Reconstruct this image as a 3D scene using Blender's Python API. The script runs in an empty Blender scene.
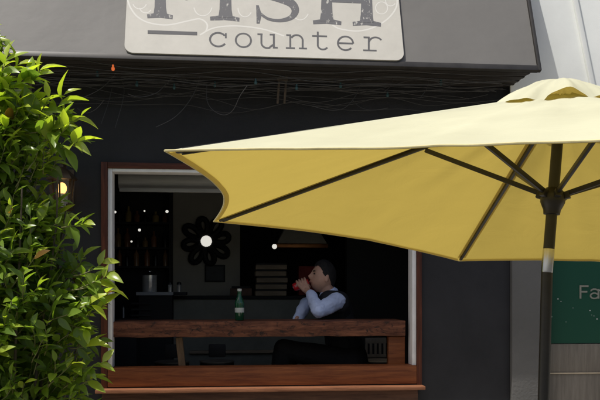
import bpy, bmesh, math, random
from mathutils import Vector, Matrix, noise
random.seed(7)
rnd = random.Random(11)
scene = bpy.context.scene
col = scene.collection
PI = math.pi

# ------------------------------------------------------------------ camera
EYE = Vector((0, -5.2, 1.55)); FOC = 790.0; YAW = math.radians(5.5); HOR = 290.0
FWD = Vector((math.sin(YAW), math.cos(YAW), 0)); RGT = Vector((math.cos(YAW), -math.sin(YAW), 0)); UP = Vector((0, 0, 1))
def ray(px, py): return FWD*FOC + RGT*(px-300) + UP*(HOR-py)
def P(px, py, Y):
    d = ray(px, py); return EYE + d*((Y-EYE.y)/d.y)
cam = bpy.data.objects.new('camera', bpy.data.cameras.new('camera')); col.objects.link(cam)
cam.location = EYE; cam.rotation_euler = (PI/2, 0, -YAW)
cam.data.sensor_width = 36; cam.data.lens = FOC/600*36; cam.data.shift_y = (HOR-200)/600
cam.data.clip_start = 0.05; cam.data.clip_end = 3000
scene.camera = cam

# ------------------------------------------------------------------ materials
def mat(name, colr, rough=.6, metal=0., var=0., vscale=8., col2=None, bump=0., bscale=40., stretch=None, emit=None, estr=0., spec=.5, rvar=0.):
    m = bpy.data.materials.new(name); m.use_nodes = True
    nt = m.node_tree; N = nt.nodes; L = nt.links; b = N['Principled BSDF']
    b.inputs['Base Color'].default_value = (*colr, 1); b.inputs['Roughness'].default_value = rough
    b.inputs['Metallic'].default_value = metal; b.inputs['Specular IOR Level'].default_value = spec
    tc = N.new('ShaderNodeTexCoord'); mp = N.new('ShaderNodeMapping'); L.new(tc.outputs['Object'], mp.inputs['Vector'])
    if stretch: mp.inputs['Scale'].default_value = stretch
    if var or col2:
        n = N.new('ShaderNodeTexNoise'); n.inputs['Scale'].default_value = vscale; n.inputs['Detail'].default_value = 8; n.inputs['Roughness'].default_value = .65
        L.new(mp.outputs[0], n.inputs['Vector'])
        r = N.new('ShaderNodeValToRGB'); c2 = col2 or tuple(c*(1-var) for c in colr); c1 = colr if col2 else tuple(min(1, c*(1+var)) for c in colr)
        r.color_ramp.elements[0].position = .32; r.color_ramp.elements[1].position = .68
        r.color_ramp.elements[0].color = (*c2, 1); r.color_ramp.elements[1].color = (*c1, 1)
        L.new(n.outputs['Fac'], r.inputs[0]); L.new(r.outputs[0], b.inputs['Base Color'])
        if rvar:
            mr = N.new('ShaderNodeMapRange'); mr.inputs['To Min'].default_value = max(.05, rough-rvar); mr.inputs['To Max'].default_value = min(1, rough+rvar)
            L.new(n.outputs['Fac'], mr.inputs['Value']); L.new(mr.outputs[0], b.inputs['Roughness'])
    if bump:
        n2 = N.new('ShaderNodeTexNoise'); n2.inputs['Scale'].default_value = bscale; n2.inputs['Detail'].default_value = 6
        L.new(mp.outputs[0], n2.inputs['Vector'])
        bp = N.new('ShaderNodeBump'); bp.inputs['Strength'].default_value = bump; bp.inputs['Distance'].default_value = .01
        L.new(n2.outputs['Fac'], bp.inputs['Height']); L.new(bp.outputs[0], b.inputs['Normal'])
    if emit:
        b.inputs['Emission Color'].default_value = (*emit, 1); b.inputs['Emission Strength'].default_value = estr
    return m

M = {}
M['wall'] = mat('charcoal_paint', (.0172, .0175, .0198), .62, var=.36, vscale=2.6, bump=.25, bscale=55, spec=.35, rvar=.1)
M['pilaster'] = mat('grey_paint', (.105, .104, .1), .7, var=.15, vscale=2.2, bump=.3, bscale=60)
M['awning'] = mat('awning_vinyl', (.138, .134, .127), .6, var=.12, vscale=.9, bump=.15, bscale=14, spec=.35)
M['soffit'] = mat('soffit_wood', (.024, .0205, .018), .7, var=.45, vscale=5, stretch=(1, 14, 14))
M['lip'] = mat('awning_lip', (.028, .026, .024), .45, var=.3, vscale=9)
M['dark_metal'] = mat('black_powder_coat', (.016, .0155, .0145), .42, var=.2, vscale=30)
M['ground'] = mat('concrete', (.36, .33, .28), .9, var=.2, vscale=1.5, bump=.4, bscale=60)
M['road'] = mat('asphalt', (.05, .05, .05), .9, var=.25, vscale=4, bump=.5, bscale=120)
M['white_paint'] = mat('white_window_paint', (.8, .8, .79), .5, var=.07, vscale=12)
M['steel'] = mat('brushed_steel', (.88, .88, .86), .2, .55, var=.12, vscale=6, stretch=(1, 1, 20))
M['chrome'] = mat('chrome', (.62, .62, .62), .22, 1.)
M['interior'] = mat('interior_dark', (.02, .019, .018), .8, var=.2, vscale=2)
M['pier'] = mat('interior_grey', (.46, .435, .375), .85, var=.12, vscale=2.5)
M['blind'] = mat('blind_fabric', (.24, .24, .235), .7, var=.12, vscale=6, stretch=(1, 8, 8))
M['back_counter'] = mat('grey_green_panel', (.215, .215, .18), .7, var=.2, vscale=3)
M['pale_top'] = mat('pale_countertop', (.42, .43, .44), .5, var=.15, vscale=6)
M['black'] = mat('soft_black', (.008, .008, .009), .65, var=.2, vscale=12)
M['black_gloss'] = mat('gloss_black', (.006, .006, .007), .35)
M['box_wood'] = mat('box_wood', (.34, .26, .18), .75, var=.3, vscale=7, stretch=(1, 8, 8))
M['hood'] = mat('hood_metal', (.7, .67, .6), .5, var=.12, vscale=6)
M['copper'] = mat('copper', (.45, .19, .07), .4, .7, var=.2, vscale=10)
M['bottle_brown'] = mat('brown_glass', (.24, .10, .045), .25, var=.3, vscale=9)
M['bottle_green'] = mat('green_glass', (.006, .060, .026), .12, var=.1, vscale=9, spec=.7)
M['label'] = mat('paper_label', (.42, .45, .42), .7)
M['red'] = mat('red_can', (.5, .014, .02), .3, var=.12, vscale=30)
M['dull_red'] = mat('dull_red', (.3, .035, .025), .7, var=.3, vscale=8)
M['skin'] = mat('skin', (.50, .285, .20), .55, var=.12, vscale=18)
M['hair'] = mat('black_hair', (.007, .006, .006), .85, var=.3, vscale=60, stretch=(1, 1, 6))
M['shirt'] = mat('blue_shirt', (.58, .68, .93), .8, var=.07, vscale=20, bump=.25, bscale=22)
M['vest'] = mat('black_vest', (.0085, .009, .012), .85, var=.2, vscale=22, bump=.3, bscale=30)
M['trousers'] = mat('dark_trousers', (.008, .008, .0105), .85, var=.2, vscale=22)
M['sclera'] = mat('eye_dark', (.03, .02, .018), .3)
M['lip_skin'] = mat('lips', (.26, .09, .07), .5)
M['bulb_white'] = mat('lit_bulb', (.8, .8, .78), .4, emit=(1, .97, .88), estr=.72)
M['bulb_teal'] = mat('teal_bulb', (.035, .085, .095), .25, spec=.6)
M['bulb_orange'] = mat('orange_bulb', (.75, .16, .04), .35, emit=(1, .2, .05), estr=.45)
M['wire'] = mat('grey_wire', (.06, .06, .062), .6)
M['wire_dark'] = mat('dark_wire', (.05, .05, .052), .6)
M['bracket'] = mat('bracket_wood', (.07, .052, .038), .7, var=.3, vscale=10)
M['bronze'] = mat('aged_bronze', (.07, .048, .028), .5, .5, var=.3, vscale=25)
M['lantern_bulb'] = mat('warm_bulb', (.9, .7, .4), .4, emit=(1, .58, .2), estr=2.2)
M['bark'] = mat('bark', (.075, .062, .04), .85, var=.3, vscale=30, bump=.4, bscale=60)
M['twig'] = mat('green_twig', (.15, .15, .05), .7, var=.3, vscale=30)
M['stucco'] = mat('white_stucco', (.83, .855, .83), .85, var=.05, vscale=2.2, bump=.05, bscale=120)
M['plank_tile'] = None
M['seat_tan'] = mat('tan_seat_rim', (.5, .42, .3), .6, var=.2, vscale=12)
M['seat_dark'] = mat('dark_seat', (.10, .10, .095), .5, var=.2, vscale=12)
M['chair_wood'] = mat('chair_wood', (.21, .18, .13), .6, var=.25, vscale=10, stretch=(1, 1, .2))

def wood(name, c1, c2, scale, stretch, rough=.55, stain=None, stain_amt=.5, bump=.25):
    m = bpy.data.materials.new(name); m.use_nodes = True; nt = m.node_tree; N = nt.nodes; L = nt.links; b = N['Principled BSDF']
    b.inputs['Roughness'].default_value = rough; b.inputs['Specular IOR Level'].default_value = .3
    tc = N.new('ShaderNodeTexCoord'); mp = N.new('ShaderNodeMapping'); mp.inputs['Scale'].default_value = stretch; L.new(tc.outputs['Object'], mp.inputs[0])
    n = N.new('ShaderNodeTexNoise'); n.inputs['Scale'].default_value = scale; n.inputs['Detail'].default_value = 9; n.inputs['Roughness'].default_value = .62; n.inputs['Distortion'].default_value = .6
    L.new(mp.outputs[0], n.inputs['Vector'])
    r = N.new('ShaderNodeValToRGB'); e = r.color_ramp.elements; e[0].position = .34; e[1].position = .66; e[0].color = (*c1, 1); e[1].color = (*c2, 1)
    L.new(n.outputs['Fac'], r.inputs[0]); out = r.outputs[0]
    if stain:
        s = N.new('ShaderNodeTexNoise'); s.inputs['Scale'].default_value = 15; s.inputs['Detail'].default_value = 5
        mp2 = N.new('ShaderNodeMapping'); mp2.inputs['Scale'].default_value = (.8, 1, 1.3); s.inputs['Distortion'].default_value = 1.5; s.inputs['Roughness'].default_value = .75; L.new(tc.outputs['Object'], mp2.inputs[0]); L.new(mp2.outputs[0], s.inputs['Vector'])
        rr = N.new('ShaderNodeValToRGB'); rr.color_ramp.elements[0].position = stain_amt; rr.color_ramp.elements[1].position = stain_amt+.13
        L.new(s.outputs['Fac'], rr.inputs[0]); mx = N.new('ShaderNodeMix'); mx.data_type = 'RGBA'
        L.new(rr.outputs[0], mx.inputs[0]); L.new(out, mx.inputs[6]); mx.inputs[7].default_value = (*stain, 1); out = mx.outputs[2]
    L.new(out, b.inputs['Base Color'])
    bp = N.new('ShaderNodeBump'); bp.inputs['Strength'].default_value = bump; bp.inputs['Distance'].default_value = .006
    L.new(n.outputs['Fac'], bp.inputs['Height']); L.new(bp.outputs[0], b.inputs['Normal'])
    return m
M['sill_wood'] = wood('red_brown_wood', (.115, .032, .011), (.25, .082, .025), 3.2, (1.2, 9, 16))
M['case_wood'] = wood('casing_wood', (.05, .014, .007), (.125, .036, .017), 3.2, (14, 9, 1.2))
M['case_wood_h'] = wood('casing_wood_head', (.05, .014, .007), (.115, .034, .017), 3.2, (1.2, 9, 14))
M['beam'] = wood('reclaimed_beam', (.060, .020, .011), (.205, .080, .042), 5, (1.4, 6, 9), .7, (.016, .011, .010), .53, .6)
M['ledge'] = wood('ledge_wood', (.15, .058, .028), (.29, .125, .062), 3.2, (1.2, 9, 16))
M['post_wood'] = wood('post_wood', (.10, .06, .032), (.19, .125, .07), 4, (14, 9, 1.4), .7)
M['fascia'] = wood('fascia_wood', (.06, .026, .015), (.13, .062, .036), 3, (1.2, 9, 12))

def grained_tile():
    m = bpy.data.materials.new('grey_grained_planks'); m.use_nodes = True; nt = m.node_tree; N = nt.nodes; L = nt.links; b = N['Principled BSDF']; b.inputs['Roughness'].default_value = .75
    tc = N.new('ShaderNodeTexCoord'); mp = N.new('ShaderNodeMapping'); mp.inputs['Scale'].default_value = (22, 22, 1.6); L.new(tc.outputs['Object'], mp.inputs[0])
    n = N.new('ShaderNodeTexNoise'); n.inputs['Scale'].default_value = 1.6; n.inputs['Detail'].default_value = 9; n.inputs['Roughness'].default_value = .7; L.new(mp.outputs[0], n.inputs['Vector'])
    r = N.new('ShaderNodeValToRGB'); e = r.color_ramp.elements; e[0].position = .3; e[1].position = .7; e[0].color = (.115, .10, .08, 1); e[1].color = (.20, .18, .148, 1)
    L.new(n.outputs['Fac'], r.inputs[0]); L.new(r.outputs[0], b.inputs['Base Color']); return m
M['plank_tile'] = grained_tile()

def green_board():
    m = bpy.data.materials.new('dark_green_board'); m.use_nodes = True; nt = m.node_tree; N = nt.nodes; L = nt.links; b = N['Principled BSDF']; b.inputs['Roughness'].default_value = .6; b.inputs['Specular IOR Level'].default_value = .25
    tc = N.new('ShaderNodeTexCoord'); v = N.new('ShaderNodeTexVoronoi'); v.inputs['Scale'].default_value = 13; L.new(tc.outputs['Object'], v.inputs['Vector'])
    r = N.new('ShaderNodeValToRGB'); e = r.color_ramp.elements; e[0].position = .055; e[1].position = .085; e[0].color = (.42, .5, .46, 1); e[1].color = (.0065, .060, .036, 1)  # pale speckle: small reflections painted into the board colour
    L.new(v.outputs['Distance'], r.inputs[0])
    n = N.new('ShaderNodeTexNoise'); n.inputs['Scale'].default_value = 5; n.inputs['Detail'].default_value = 6; L.new(tc.outputs['Object'], n.inputs['Vector'])
    rr = N.new('ShaderNodeValToRGB'); rr.color_ramp.elements[0].position = .5; rr.color_ramp.elements[1].position = .53; L.new(n.outputs['Fac'], rr.inputs[0])
    mx = N.new('ShaderNodeMix'); mx.data_type = 'RGBA'; L.new(rr.outputs[0], mx.inputs[0]); mx.inputs[6].default_value = (.0065, .060, .036, 1); L.new(r.outputs[0], mx.inputs[7])
    L.new(mx.outputs[2], b.inputs['Base Color']); return m
M['green_board'] = green_board()
M['fa_letter'] = mat('faded_letter', (.21, .22, .18), .6, var=.15, vscale=20)

def worn_letter(name, ink, paper, amt):
    m = bpy.data.materials.new(name); m.use_nodes = True; nt = m.node_tree; N = nt.nodes; L = nt.links; b = N['Principled BSDF']; b.inputs['Roughness'].default_value = .7
    tc = N.new('ShaderNodeTexCoord'); mp = N.new('ShaderNodeMapping'); mp.inputs['Rotation'].default_value = (0, .6, 0); mp.inputs['Scale'].default_value = (1, 1, .42); L.new(tc.outputs['Object'], mp.inputs[0])
    n = N.new('ShaderNodeTexNoise'); n.inputs['Scale'].default_value = 42; n.inputs['Detail'].default_value = 7; n.inputs['Roughness'].default_value = .72; L.new(mp.outputs[0], n.inputs['Vector'])
    r = N.new('ShaderNodeValToRGB'); e = r.color_ramp.elements; e[0].position = amt; e[1].position = amt+.05; e[0].color = (*ink, 1); e[1].color = (*paper, 1)
    L.new(n.outputs['Fac'], r.inputs[0]); L.new(r.outputs[0], b.inputs['Base Color']); return m
M['sign_board'] = mat('sign_board', (.48, .465, .42), .6, var=.06, vscale=5, spec=.3, bump=.08, bscale=30)
M['sign_halo'] = mat('sign_halo', (.60, .59, .55), .6, spec=.3)
M['ink_big'] = worn_letter('worn_grey_ink', (.105, .105, .112), (.45, .44, .405), .585)
M['ink'] = worn_letter('grey_ink', (.085, .085, .09), (.3, .3, .29), .68)

def canopy_mat():
    m = bpy.data.materials.new('canopy_fabric'); m.use_nodes = True; nt = m.node_tree; N = nt.nodes; L = nt.links
    N.remove(N['Principled BSDF']); out = N['Material Output']
    d = N.new('ShaderNodeBsdfDiffuse'); t = N.new('ShaderNodeBsdfTranslucent'); a = N.new('ShaderNodeAddShader')
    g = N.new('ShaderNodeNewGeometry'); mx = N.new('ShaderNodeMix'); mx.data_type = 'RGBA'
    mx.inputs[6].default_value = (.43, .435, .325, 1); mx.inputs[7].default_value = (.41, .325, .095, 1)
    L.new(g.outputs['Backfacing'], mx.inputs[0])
    tc = N.new('ShaderNodeTexCoord'); n = N.new('ShaderNodeTexNoise'); n.inputs['Scale'].default_value = 3.5; n.inputs['Detail'].default_value = 7; L.new(tc.outputs['Object'], n.inputs['Vector'])
    mr = N.new('ShaderNodeMapRange'); mr.inputs['To Min'].default_value = .80; mr.inputs['To Max'].default_value = 1.14; L.new(n.outputs['Fac'], mr.inputs['Value'])
    mm = N.new('ShaderNodeMix'); mm.data_type = 'RGBA'; mm.blend_type = 'MULTIPLY'; mm.inputs[0].default_value = 1
    L.new(mx.outputs[2], mm.inputs[6]); L.new(mr.outputs[0], mm.inputs[7]); L.new(mm.outputs[2], d.inputs['Color'])
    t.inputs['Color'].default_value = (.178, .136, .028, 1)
    w = N.new('ShaderNodeTexNoise'); w.inputs['Scale'].default_value = 260; L.new(tc.outputs['Object'], w.inputs['Vector'])
    n3 = N.new('ShaderNodeTexNoise'); n3.inputs['Scale'].default_value = 5; n3.inputs['Detail'].default_value = 4; n3.inputs['Distortion'].default_value = 1.2; L.new(tc.outputs['Object'], n3.inputs['Vector'])
    b1 = N.new('ShaderNodeBump'); b1.inputs['Strength'].default_value = .12; b1.inputs['Distance'].default_value = .002; L.new(w.outputs['Fac'], b1.inputs['Height'])
    b2 = N.new('ShaderNodeBump'); b2.inputs['Strength'].default_value = .22; b2.inputs['Distance'].default_value = .025; L.new(n3.outputs['Fac'], b2.inputs['Height']); L.new(b1.outputs[0], b2.inputs['Normal'])
    L.new(b2.outputs[0], d.inputs['Normal']); L.new(b2.outputs[0], t.inputs['Normal'])
    L.new(d.outputs[0], a.inputs[0]); L.new(t.outputs[0], a.inputs[1]); L.new(a.outputs[0], out.inputs['Surface']); return m
M['canopy'] = canopy_mat()
M['hem'] = mat('hem_fabric', (.52, .46, .24), .85, var=.15, vscale=30)

def leaf_mat():
    m = bpy.data.materials.new('leaf'); m.use_nodes = True; nt = m.node_tree; N = nt.nodes; L = nt.links; b = N['Principled BSDF']; out = N['Material Output']
    at = N.new('ShaderNodeAttribute'); at.attribute_name = 'tint'; r = N.new('ShaderNodeValToRGB'); e = r.color_ramp.elements
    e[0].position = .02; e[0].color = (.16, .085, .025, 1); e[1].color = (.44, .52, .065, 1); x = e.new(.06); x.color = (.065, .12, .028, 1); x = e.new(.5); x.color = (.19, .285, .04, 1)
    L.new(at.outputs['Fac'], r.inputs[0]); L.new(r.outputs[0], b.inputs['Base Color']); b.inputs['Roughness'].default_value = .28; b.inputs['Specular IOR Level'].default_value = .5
    t = N.new('ShaderNodeBsdfTranslucent'); mu = N.new('ShaderNodeMix'); mu.data_type = 'RGBA'; mu.blend_type = 'MULTIPLY'; mu.inputs[0].default_value = 1
    L.new(r.outputs[0], mu.inputs[6]); mu.inputs[7].default_value = (1.7, 1.8, .6, 1); L.new(mu.outputs[2], t.inputs['Color'])
    ms = N.new('ShaderNodeMixShader'); ms.inputs[0].default_value = .46; L.new(b.outputs[0], ms.inputs[1]); L.new(t.outputs[0], ms.inputs[2]); L.new(ms.outputs[0], out.inputs['Surface']); return m
M['leaf'] = leaf_mat()

def lantern_glass():
    m = bpy.data.materials.new('seeded_glass'); m.use_nodes = True; nt = m.node_tree; N = nt.nodes; L = nt.links; N.remove(N['Principled BSDF']); out = N['Material Output']
    t = N.new('ShaderNodeBsdfTransparent'); t.inputs[0].default_value = (.93, .88, .78, 1); g = N.new('ShaderNodeBsdfGlossy'); g.inputs['Roughness'].default_value = .15
    ms = N.new('ShaderNodeMixShader'); ms.inputs[0].default_value = .12; L.new(t.outputs[0], ms.inputs[1]); L.new(g.outputs[0], ms.inputs[2]); L.new(ms.outputs[0], out.inputs['Surface']); return m
M['lantern_glass'] = lantern_glass()

# ------------------------------------------------------------------ mesh helpers
class MB:
    def __init__(s): s.bm = bmesh.new()
    def face(s, pts):
        try: return s.bm.faces.new([s.bm.verts.new(p) for p in pts])
        except ValueError: pass
    def box(s, x0, y0, z0, x1, y1, z1, bev=0):
        return s.hexa([Vector(p) for p in ((x0,y0,z0),(x1,y0,z0),(x1,y1,z0),(x0,y1,z0),(x0,y0,z1),(x1,y0,z1),(x1,y1,z1),(x0,y1,z1))], bev)
    def hexa(s, c, bev=0):
        v = [s.bm.verts.new(p) for p in c]; fs = []
        for f in ((3,2,1,0),(4,5,6,7),(0,1,5,4),(1,2,6,5),(2,3,7,6),(3,0,4,7)): fs.append(s.bm.faces.new([v[i] for i in f]))
        if bev:
            es = list({e for f in fs for e in f.edges}); bmesh.ops.bevel(s.bm, geom=es, offset=bev, segments=2, affect='EDGES', profile=.6)
        return s
    def bar(s, a, b, w, h, up=Vector((0,0,1)), bev=0):
        a, b = Vector(a), Vector(b); d = (b-a).normalized(); sd = d.cross(up)
        if sd.length < 1e-4: sd = d.cross(Vector((1,0,0)))
        sd.normalize(); u = sd.cross(d); c = []
        for p in (a, b):
            pass
        c = [a-sd*w/2-u*h/2, b-sd*w/2-u*h/2, b+sd*w/2-u*h/2, a+sd*w/2-u*h/2, a-sd*w/2+u*h/2, b-sd*w/2+u*h/2, b+sd*w/2+u*h/2, a+sd*w/2+u*h/2]
        return s.hexa(c, bev)
    def tube(s, pts, r, n=8, cap=True):
        pts = [Vector(p) for p in pts]; rs = r if isinstance(r, (list, tuple)) else [r]*len(pts); rings = []
        ref = None
        for i, p in enumerate(pts):
            d = (pts[min(i+1, len(pts)-1)]-pts[max(i-1, 0)])
            if d.length < 1e-9: d = Vector((0,0,1))
            d.normalize()
            if ref is None: ref = d.orthogonal().normalized()
            a = (ref-d*ref.dot(d))
            a = a.normalized() if a.length > 1e-5 else d.orthogonal().normalized()
            ref = a; b = d.cross(a)
            rings.append([s.bm.verts.new(p+(a*math.cos(2*PI*k/n)+b*math.sin(2*PI*k/n))*rs[i]) for k in range(n)])
        for i in range(len(rings)-1):
            for k in range(n):
                f = s.bm.faces.new([rings[i][k], rings[i][(k+1)%n], rings[i+1][(k+1)%n], rings[i+1][k]]); f.smooth = True
        if cap: s.bm.faces.new(rings[0][::-1]); s.bm.faces.new(rings[-1])
        return s
    def lathe(s, o, prof, n=24, axis=Vector((0,0,1)), smooth=True, off=0):
        o = Vector(o); axis = Vector(axis).normalized(); a = axis.orthogonal().normalized(); b = axis.cross(a); rings = []
        for r, h in prof:
            if r < 1e-6: rings.append([s.bm.verts.new(o+axis*h)])
            else: rings.append([s.bm.verts.new(o+axis*h+(a*math.cos(2*PI*k/n+off)+b*math.sin(2*PI*k/n+off))*r) for k in range(n)])
        for A, B in zip(rings, rings[1:]):
            for k in range(n):
                q = [A[k%len(A)], A[(k+1)%len(A)], B[(k+1)%len(B)], B[k%len(B)]]; u = []
                for v in q:
                    if v not in u: u.append(v)
                if len(u) > 2:
                    try: f = s.bm.faces.new(u); f.smooth = smooth
                    except ValueError: pass
        return s
    def ell(s, o, rx, ry=None, rz=None, n=16, mt=None):
        ry = ry or rx; rz = rz or rx
        m = Matrix.Translation(Vector(o)) @ (mt.to_4x4() if mt else Matrix()) @ Matrix.Diagonal((rx, ry, rz, 1))
        r = bmesh.ops.create_uvsphere(s.bm, u_segments=n, v_segments=max(6, n//2), radius=1, matrix=m)
        for v in r['verts']:
            for f in v.link_faces: f.smooth = True
        return s
    def capsule(s, a, b, ra, rb, n=14):
        a, b = Vector(a), Vector(b); d = (b-a); L = d.length
        if L < 1e-6: return s.ell(a, ra)
        d.normalize(); pr = []
        for i in range(6): t = -PI/2+PI/2*i/5; pr.append((ra*math.cos(t) if i else 0, ra*math.sin(t)))
        for i in range(6): t = PI/2*i/5; pr.append((rb*math.cos(t) if i < 5 else 0, L+rb*math.sin(t)))
        return s.lathe(a, pr, n, d)
    def build(s, name, m, parent=None, loc=None, normals=True):
        bm = s.bm
        if normals: bmesh.ops.recalc_face_normals(bm, faces=bm.faces)
        if loc is None:
            if parent is not None: loc = parent['_w']
            else:
                xs = [v.co for v in bm.verts]; loc = [sum(c[i] for c in xs)/len(xs) for i in (0, 1)]+[min(c.z for c in xs)]
        loc = Vector(loc)
        for v in bm.verts: v.co -= loc
        me = bpy.data.meshes.new(name); bm.to_mesh(me); bm.free(); me.materials.append(m)
        if normals: me.set_sharp_from_angle(angle=math.radians(42))
        o = bpy.data.objects.new(name, me); col.objects.link(o)
        if parent is not None: o.parent = parent; o.location = loc-Vector(parent['_w'])
        else: o.location = loc
        o['_w'] = tuple(loc); return o
def tag(o, label=None, cat=None, group=None, kind=None):
    if label: o['label'] = label
    if cat: o['category'] = cat
    if group: o['group'] = group
    if kind: o['kind'] = kind
    return o
def empty(name, loc, label=None, cat=None, group=None):
    o = bpy.data.objects.new(name, None); col.objects.link(o); o.location = loc; o['_w'] = tuple(loc); o.empty_display_size = .1
    return tag(o, label, cat, group)
def copy_tree(o, loc, label=None, src=None):
    c = o.copy(); col.objects.link(c); c.location = loc; c['_w'] = tuple(loc)
    if label: c['label'] = label
    for ch in [x for x in list(bpy.data.objects) if x.parent == o]:
        d = ch.copy(); col.objects.link(d); d.parent = c
        for g in [x for x in list(bpy.data.objects) if x.parent == ch]:
            e = g.copy(); col.objects.link(e); e.parent = d
    return c
def bake(o, mods):
    """apply modifiers given as (type, dict) and return the same object with the resulting mesh"""
    for k, (t, kw) in enumerate(mods):
        md = o.modifiers.new('m%d' % k, t)
        for a, b in kw.items(): setattr(md, a, b)
    dg = bpy.context.evaluated_depsgraph_get(); dg.update()
    me = bpy.data.meshes.new_from_object(o.evaluated_get(dg)); o.modifiers.clear(); o.data = me
    for p in me.polygons: p.use_smooth = True
    return o

# ------------------------------------------------------------------ setting: ground
MB().box(-400, -3.9, -.3, 400, 0.0, 0).build('sidewalk', M['ground'], loc=(0,0,0)); tag(bpy.data.objects['sidewalk'], kind='structure')
g = MB(); g.face([(-600,-900,-.14),(600,-900,-.14),(600,900,-.14),(-600,900,-.14)]); tag(g.build('road', M['road'], loc=(0,0,0)), kind='structure')

# ------------------------------------------------------------------ shop front
FZ = .25
XL, XR = P(101.5,300,0).x, P(421,300,0).x        # outer edges of the window casing
ZT, ZB = P(103,162.5,0).z, P(300,386.5,0).z
XW = P(510,300,0).x
shop = empty('shop_building', (0,.1,0), 'charcoal painted shop front with a red brown timber serving window', 'building')
w = MB()
HTOP = 4.6; XW0 = -4.2
w.box(XW0, 0, 0, XL+.02, .22, HTOP); w.box(XR-.02, 0, 0, XW, .22, HTOP)
w.box(XL+.02, 0, ZT-.02, XR-.02, .22, HTOP); w.box(XL+.02, 0, 0, XR-.02, .22, ZB-.06)
w.build('wall', M['wall'], shop)
# pilaster at the right end
XP = P(549,300,-.03).x
pil = MB().box(XW+.002, -.035, 0, XP, .22, HTOP, .004).build('pilaster', M['pilaster'], shop)
# window: casing (outer), with sub-parts
cw = P(108,300,0).x-XL
ca = MB()
ca.box(XL, -.028, ZB, XL+cw, .12, ZT, .003); cas = ca.build('window', M['case_wood'], shop)
MB().box(XR-cw*.85, -.028, ZB, XR, .12, ZT, .003).build('jamb', M['case_wood'], cas)
zt2 = P(103,168.3,0).z
MB().box(XL+cw+.001, -.026, zt2, XR-cw*.85-.001, .12, ZT-.001, .003).build('head_casing', M['case_wood_h'], cas)
fw = .026
wf = MB(); xi0, xi1 = XL+cw+.001, XR-cw*.85-.001; zpl = P(250,366.5,0).z
wf.box(xi0, -.012, zpl, xi0+fw, .11, zt2-.001, .002); wf.box(xi1-fw, -.012, zpl, xi1, .11, zt2-.001, .002)
wf.box(xi0+fw+.001, -.0125, zt2-.021, xi1-fw-.001, .11, zt2-.0015, .002)
wf.build('inner_frame', M['white_paint'], cas)
MB().box(xi0, -.03, ZB+.012, xi1, .11, zpl-.001, .006).build('bottom_rail', M['sill_wood'], cas)
zl0, zl1 = P(250,392.2,-.11).z, P(250,388.4,-.11).z
xl0, xl1 = P(95,390,-.11).x, P(425.5,390,-.11).x
MB().box(xl0, -.115, zl0, xl1, -.001, zl1, .005).build('sill', M['ledge'], cas)
MB().box(xl0+.03, -.028, zl0-.17, xl1-.03, -.001, zl0-.001, .004).build('apron', M['fascia'], cas)
# plain black strip added between rail and ledge
MB().box(XL+.005, -.024, zl1+.001, XR-.005, -.002, ZB+.010).build('dark_strip', M['black'], cas)

# ------------------------------------------------------------------ interior (structure)
def struct(name, mb, m): return tag(mb.build(name, m, loc=(0,0,0)), kind='structure')
IX0, IX1, IY, IZ = -2.9, 3.4, 4.2, 2.72
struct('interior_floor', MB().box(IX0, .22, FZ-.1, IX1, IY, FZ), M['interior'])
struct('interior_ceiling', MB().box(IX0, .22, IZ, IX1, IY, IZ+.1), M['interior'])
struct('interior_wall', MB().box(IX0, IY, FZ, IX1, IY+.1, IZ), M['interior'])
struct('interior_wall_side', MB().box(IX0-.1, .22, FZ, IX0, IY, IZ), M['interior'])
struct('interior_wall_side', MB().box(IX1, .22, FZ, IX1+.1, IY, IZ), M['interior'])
PY = 2.7
px0, px1 = P(173,250,PY).x, P(240,250,PY).x
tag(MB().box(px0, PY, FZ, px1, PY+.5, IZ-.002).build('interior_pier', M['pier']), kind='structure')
struct('interior_partition', MB().box(P(347,250,1.7).x, 1.7, FZ, IX1-.002, 1.8, IZ-.002), M['interior'])

# roller blind box at the head of the window
bl = empty('roller_blind', P(165,195,.3), 'rolled up grey blind across the head of the open window', 'blind')
x0, x1 = xi0+.03, xi1-.03
zt, zb = P(165,169,.3).z, P(165,190,.3).z
mb = MB(); r = (zt-zb)/2
mb.lathe((x0, .32, (zt+zb)/2), [(0,0),(r*.98,0)]+[(r*(1+.006*math.sin(i*2.1)), (x1-x0)*i/24) for i in range(1,24)]+[(r*.98, x1-x0),(0,x1-x0)], 28, (1,0,0)); mb.build('roll', M['blind'], bl)
MB().box(x0+.01, .235, zb-.022, x1-.01, .255, zb+.004, .004).build('hem_bar', M['blind'], bl)

# ------------------------------------------------------------------ awning
AY = -.45; AS = .36                      # front edge and how far the face leans back per metre of height
AZ = P(270,59.6,AY).z
AX0, AX1 = -3.6, P(537,67,AY).x
nrm = Vector((0, -1, AS)).normalized(); up_s = Vector((0, AS, 1)).normalized()
AT = -AY/AS*.97                          # rise
aw = empty('shop_awning', ((AX0+AX1)/2, 0, AZ), 'grey sloping awning over the shop front carrying the white sign', 'awning')
def A(x, t, o=0):                        # point on the face: x along, t metres up the slope, o out of it
    return Vector((x, AY, AZ)) + up_s*t + nrm*o
TL = AT/up_s.z
mb = MB(); nx, nz = 60, 10
gv = [[mb.bm.verts.new(A(AX0+(AX1-AX0)*i/nx, TL*j/nz, .004*noise.noise((i*.22, j*.3, 1)))) for i in range(nx+1)] for j in range(nz+1)]
for j in range(nz):
    for i in range(nx): f = mb.bm.faces.new([gv[j][i], gv[j][i+1], gv[j+1][i+1], gv[j+1][i]]); f.smooth = True
bmesh.ops.solidify(mb.bm, geom=list(mb.bm.faces), thickness=-.006) if False else None
mb.build('face_panel', M['awning'], aw)
MB().hexa([A(AX0,-.03,-.02), A(AX1+.004,-.03,-.02), A(AX1+.004,-.03,.012), A(AX0,-.03,.012), A(AX0,.006,-.02), A(AX1+.004,.006,-.02), A(AX1+.004,.006,.012), A(AX0,.006,.012)], .004).build('edge_trim', M['lip'], aw)
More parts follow.
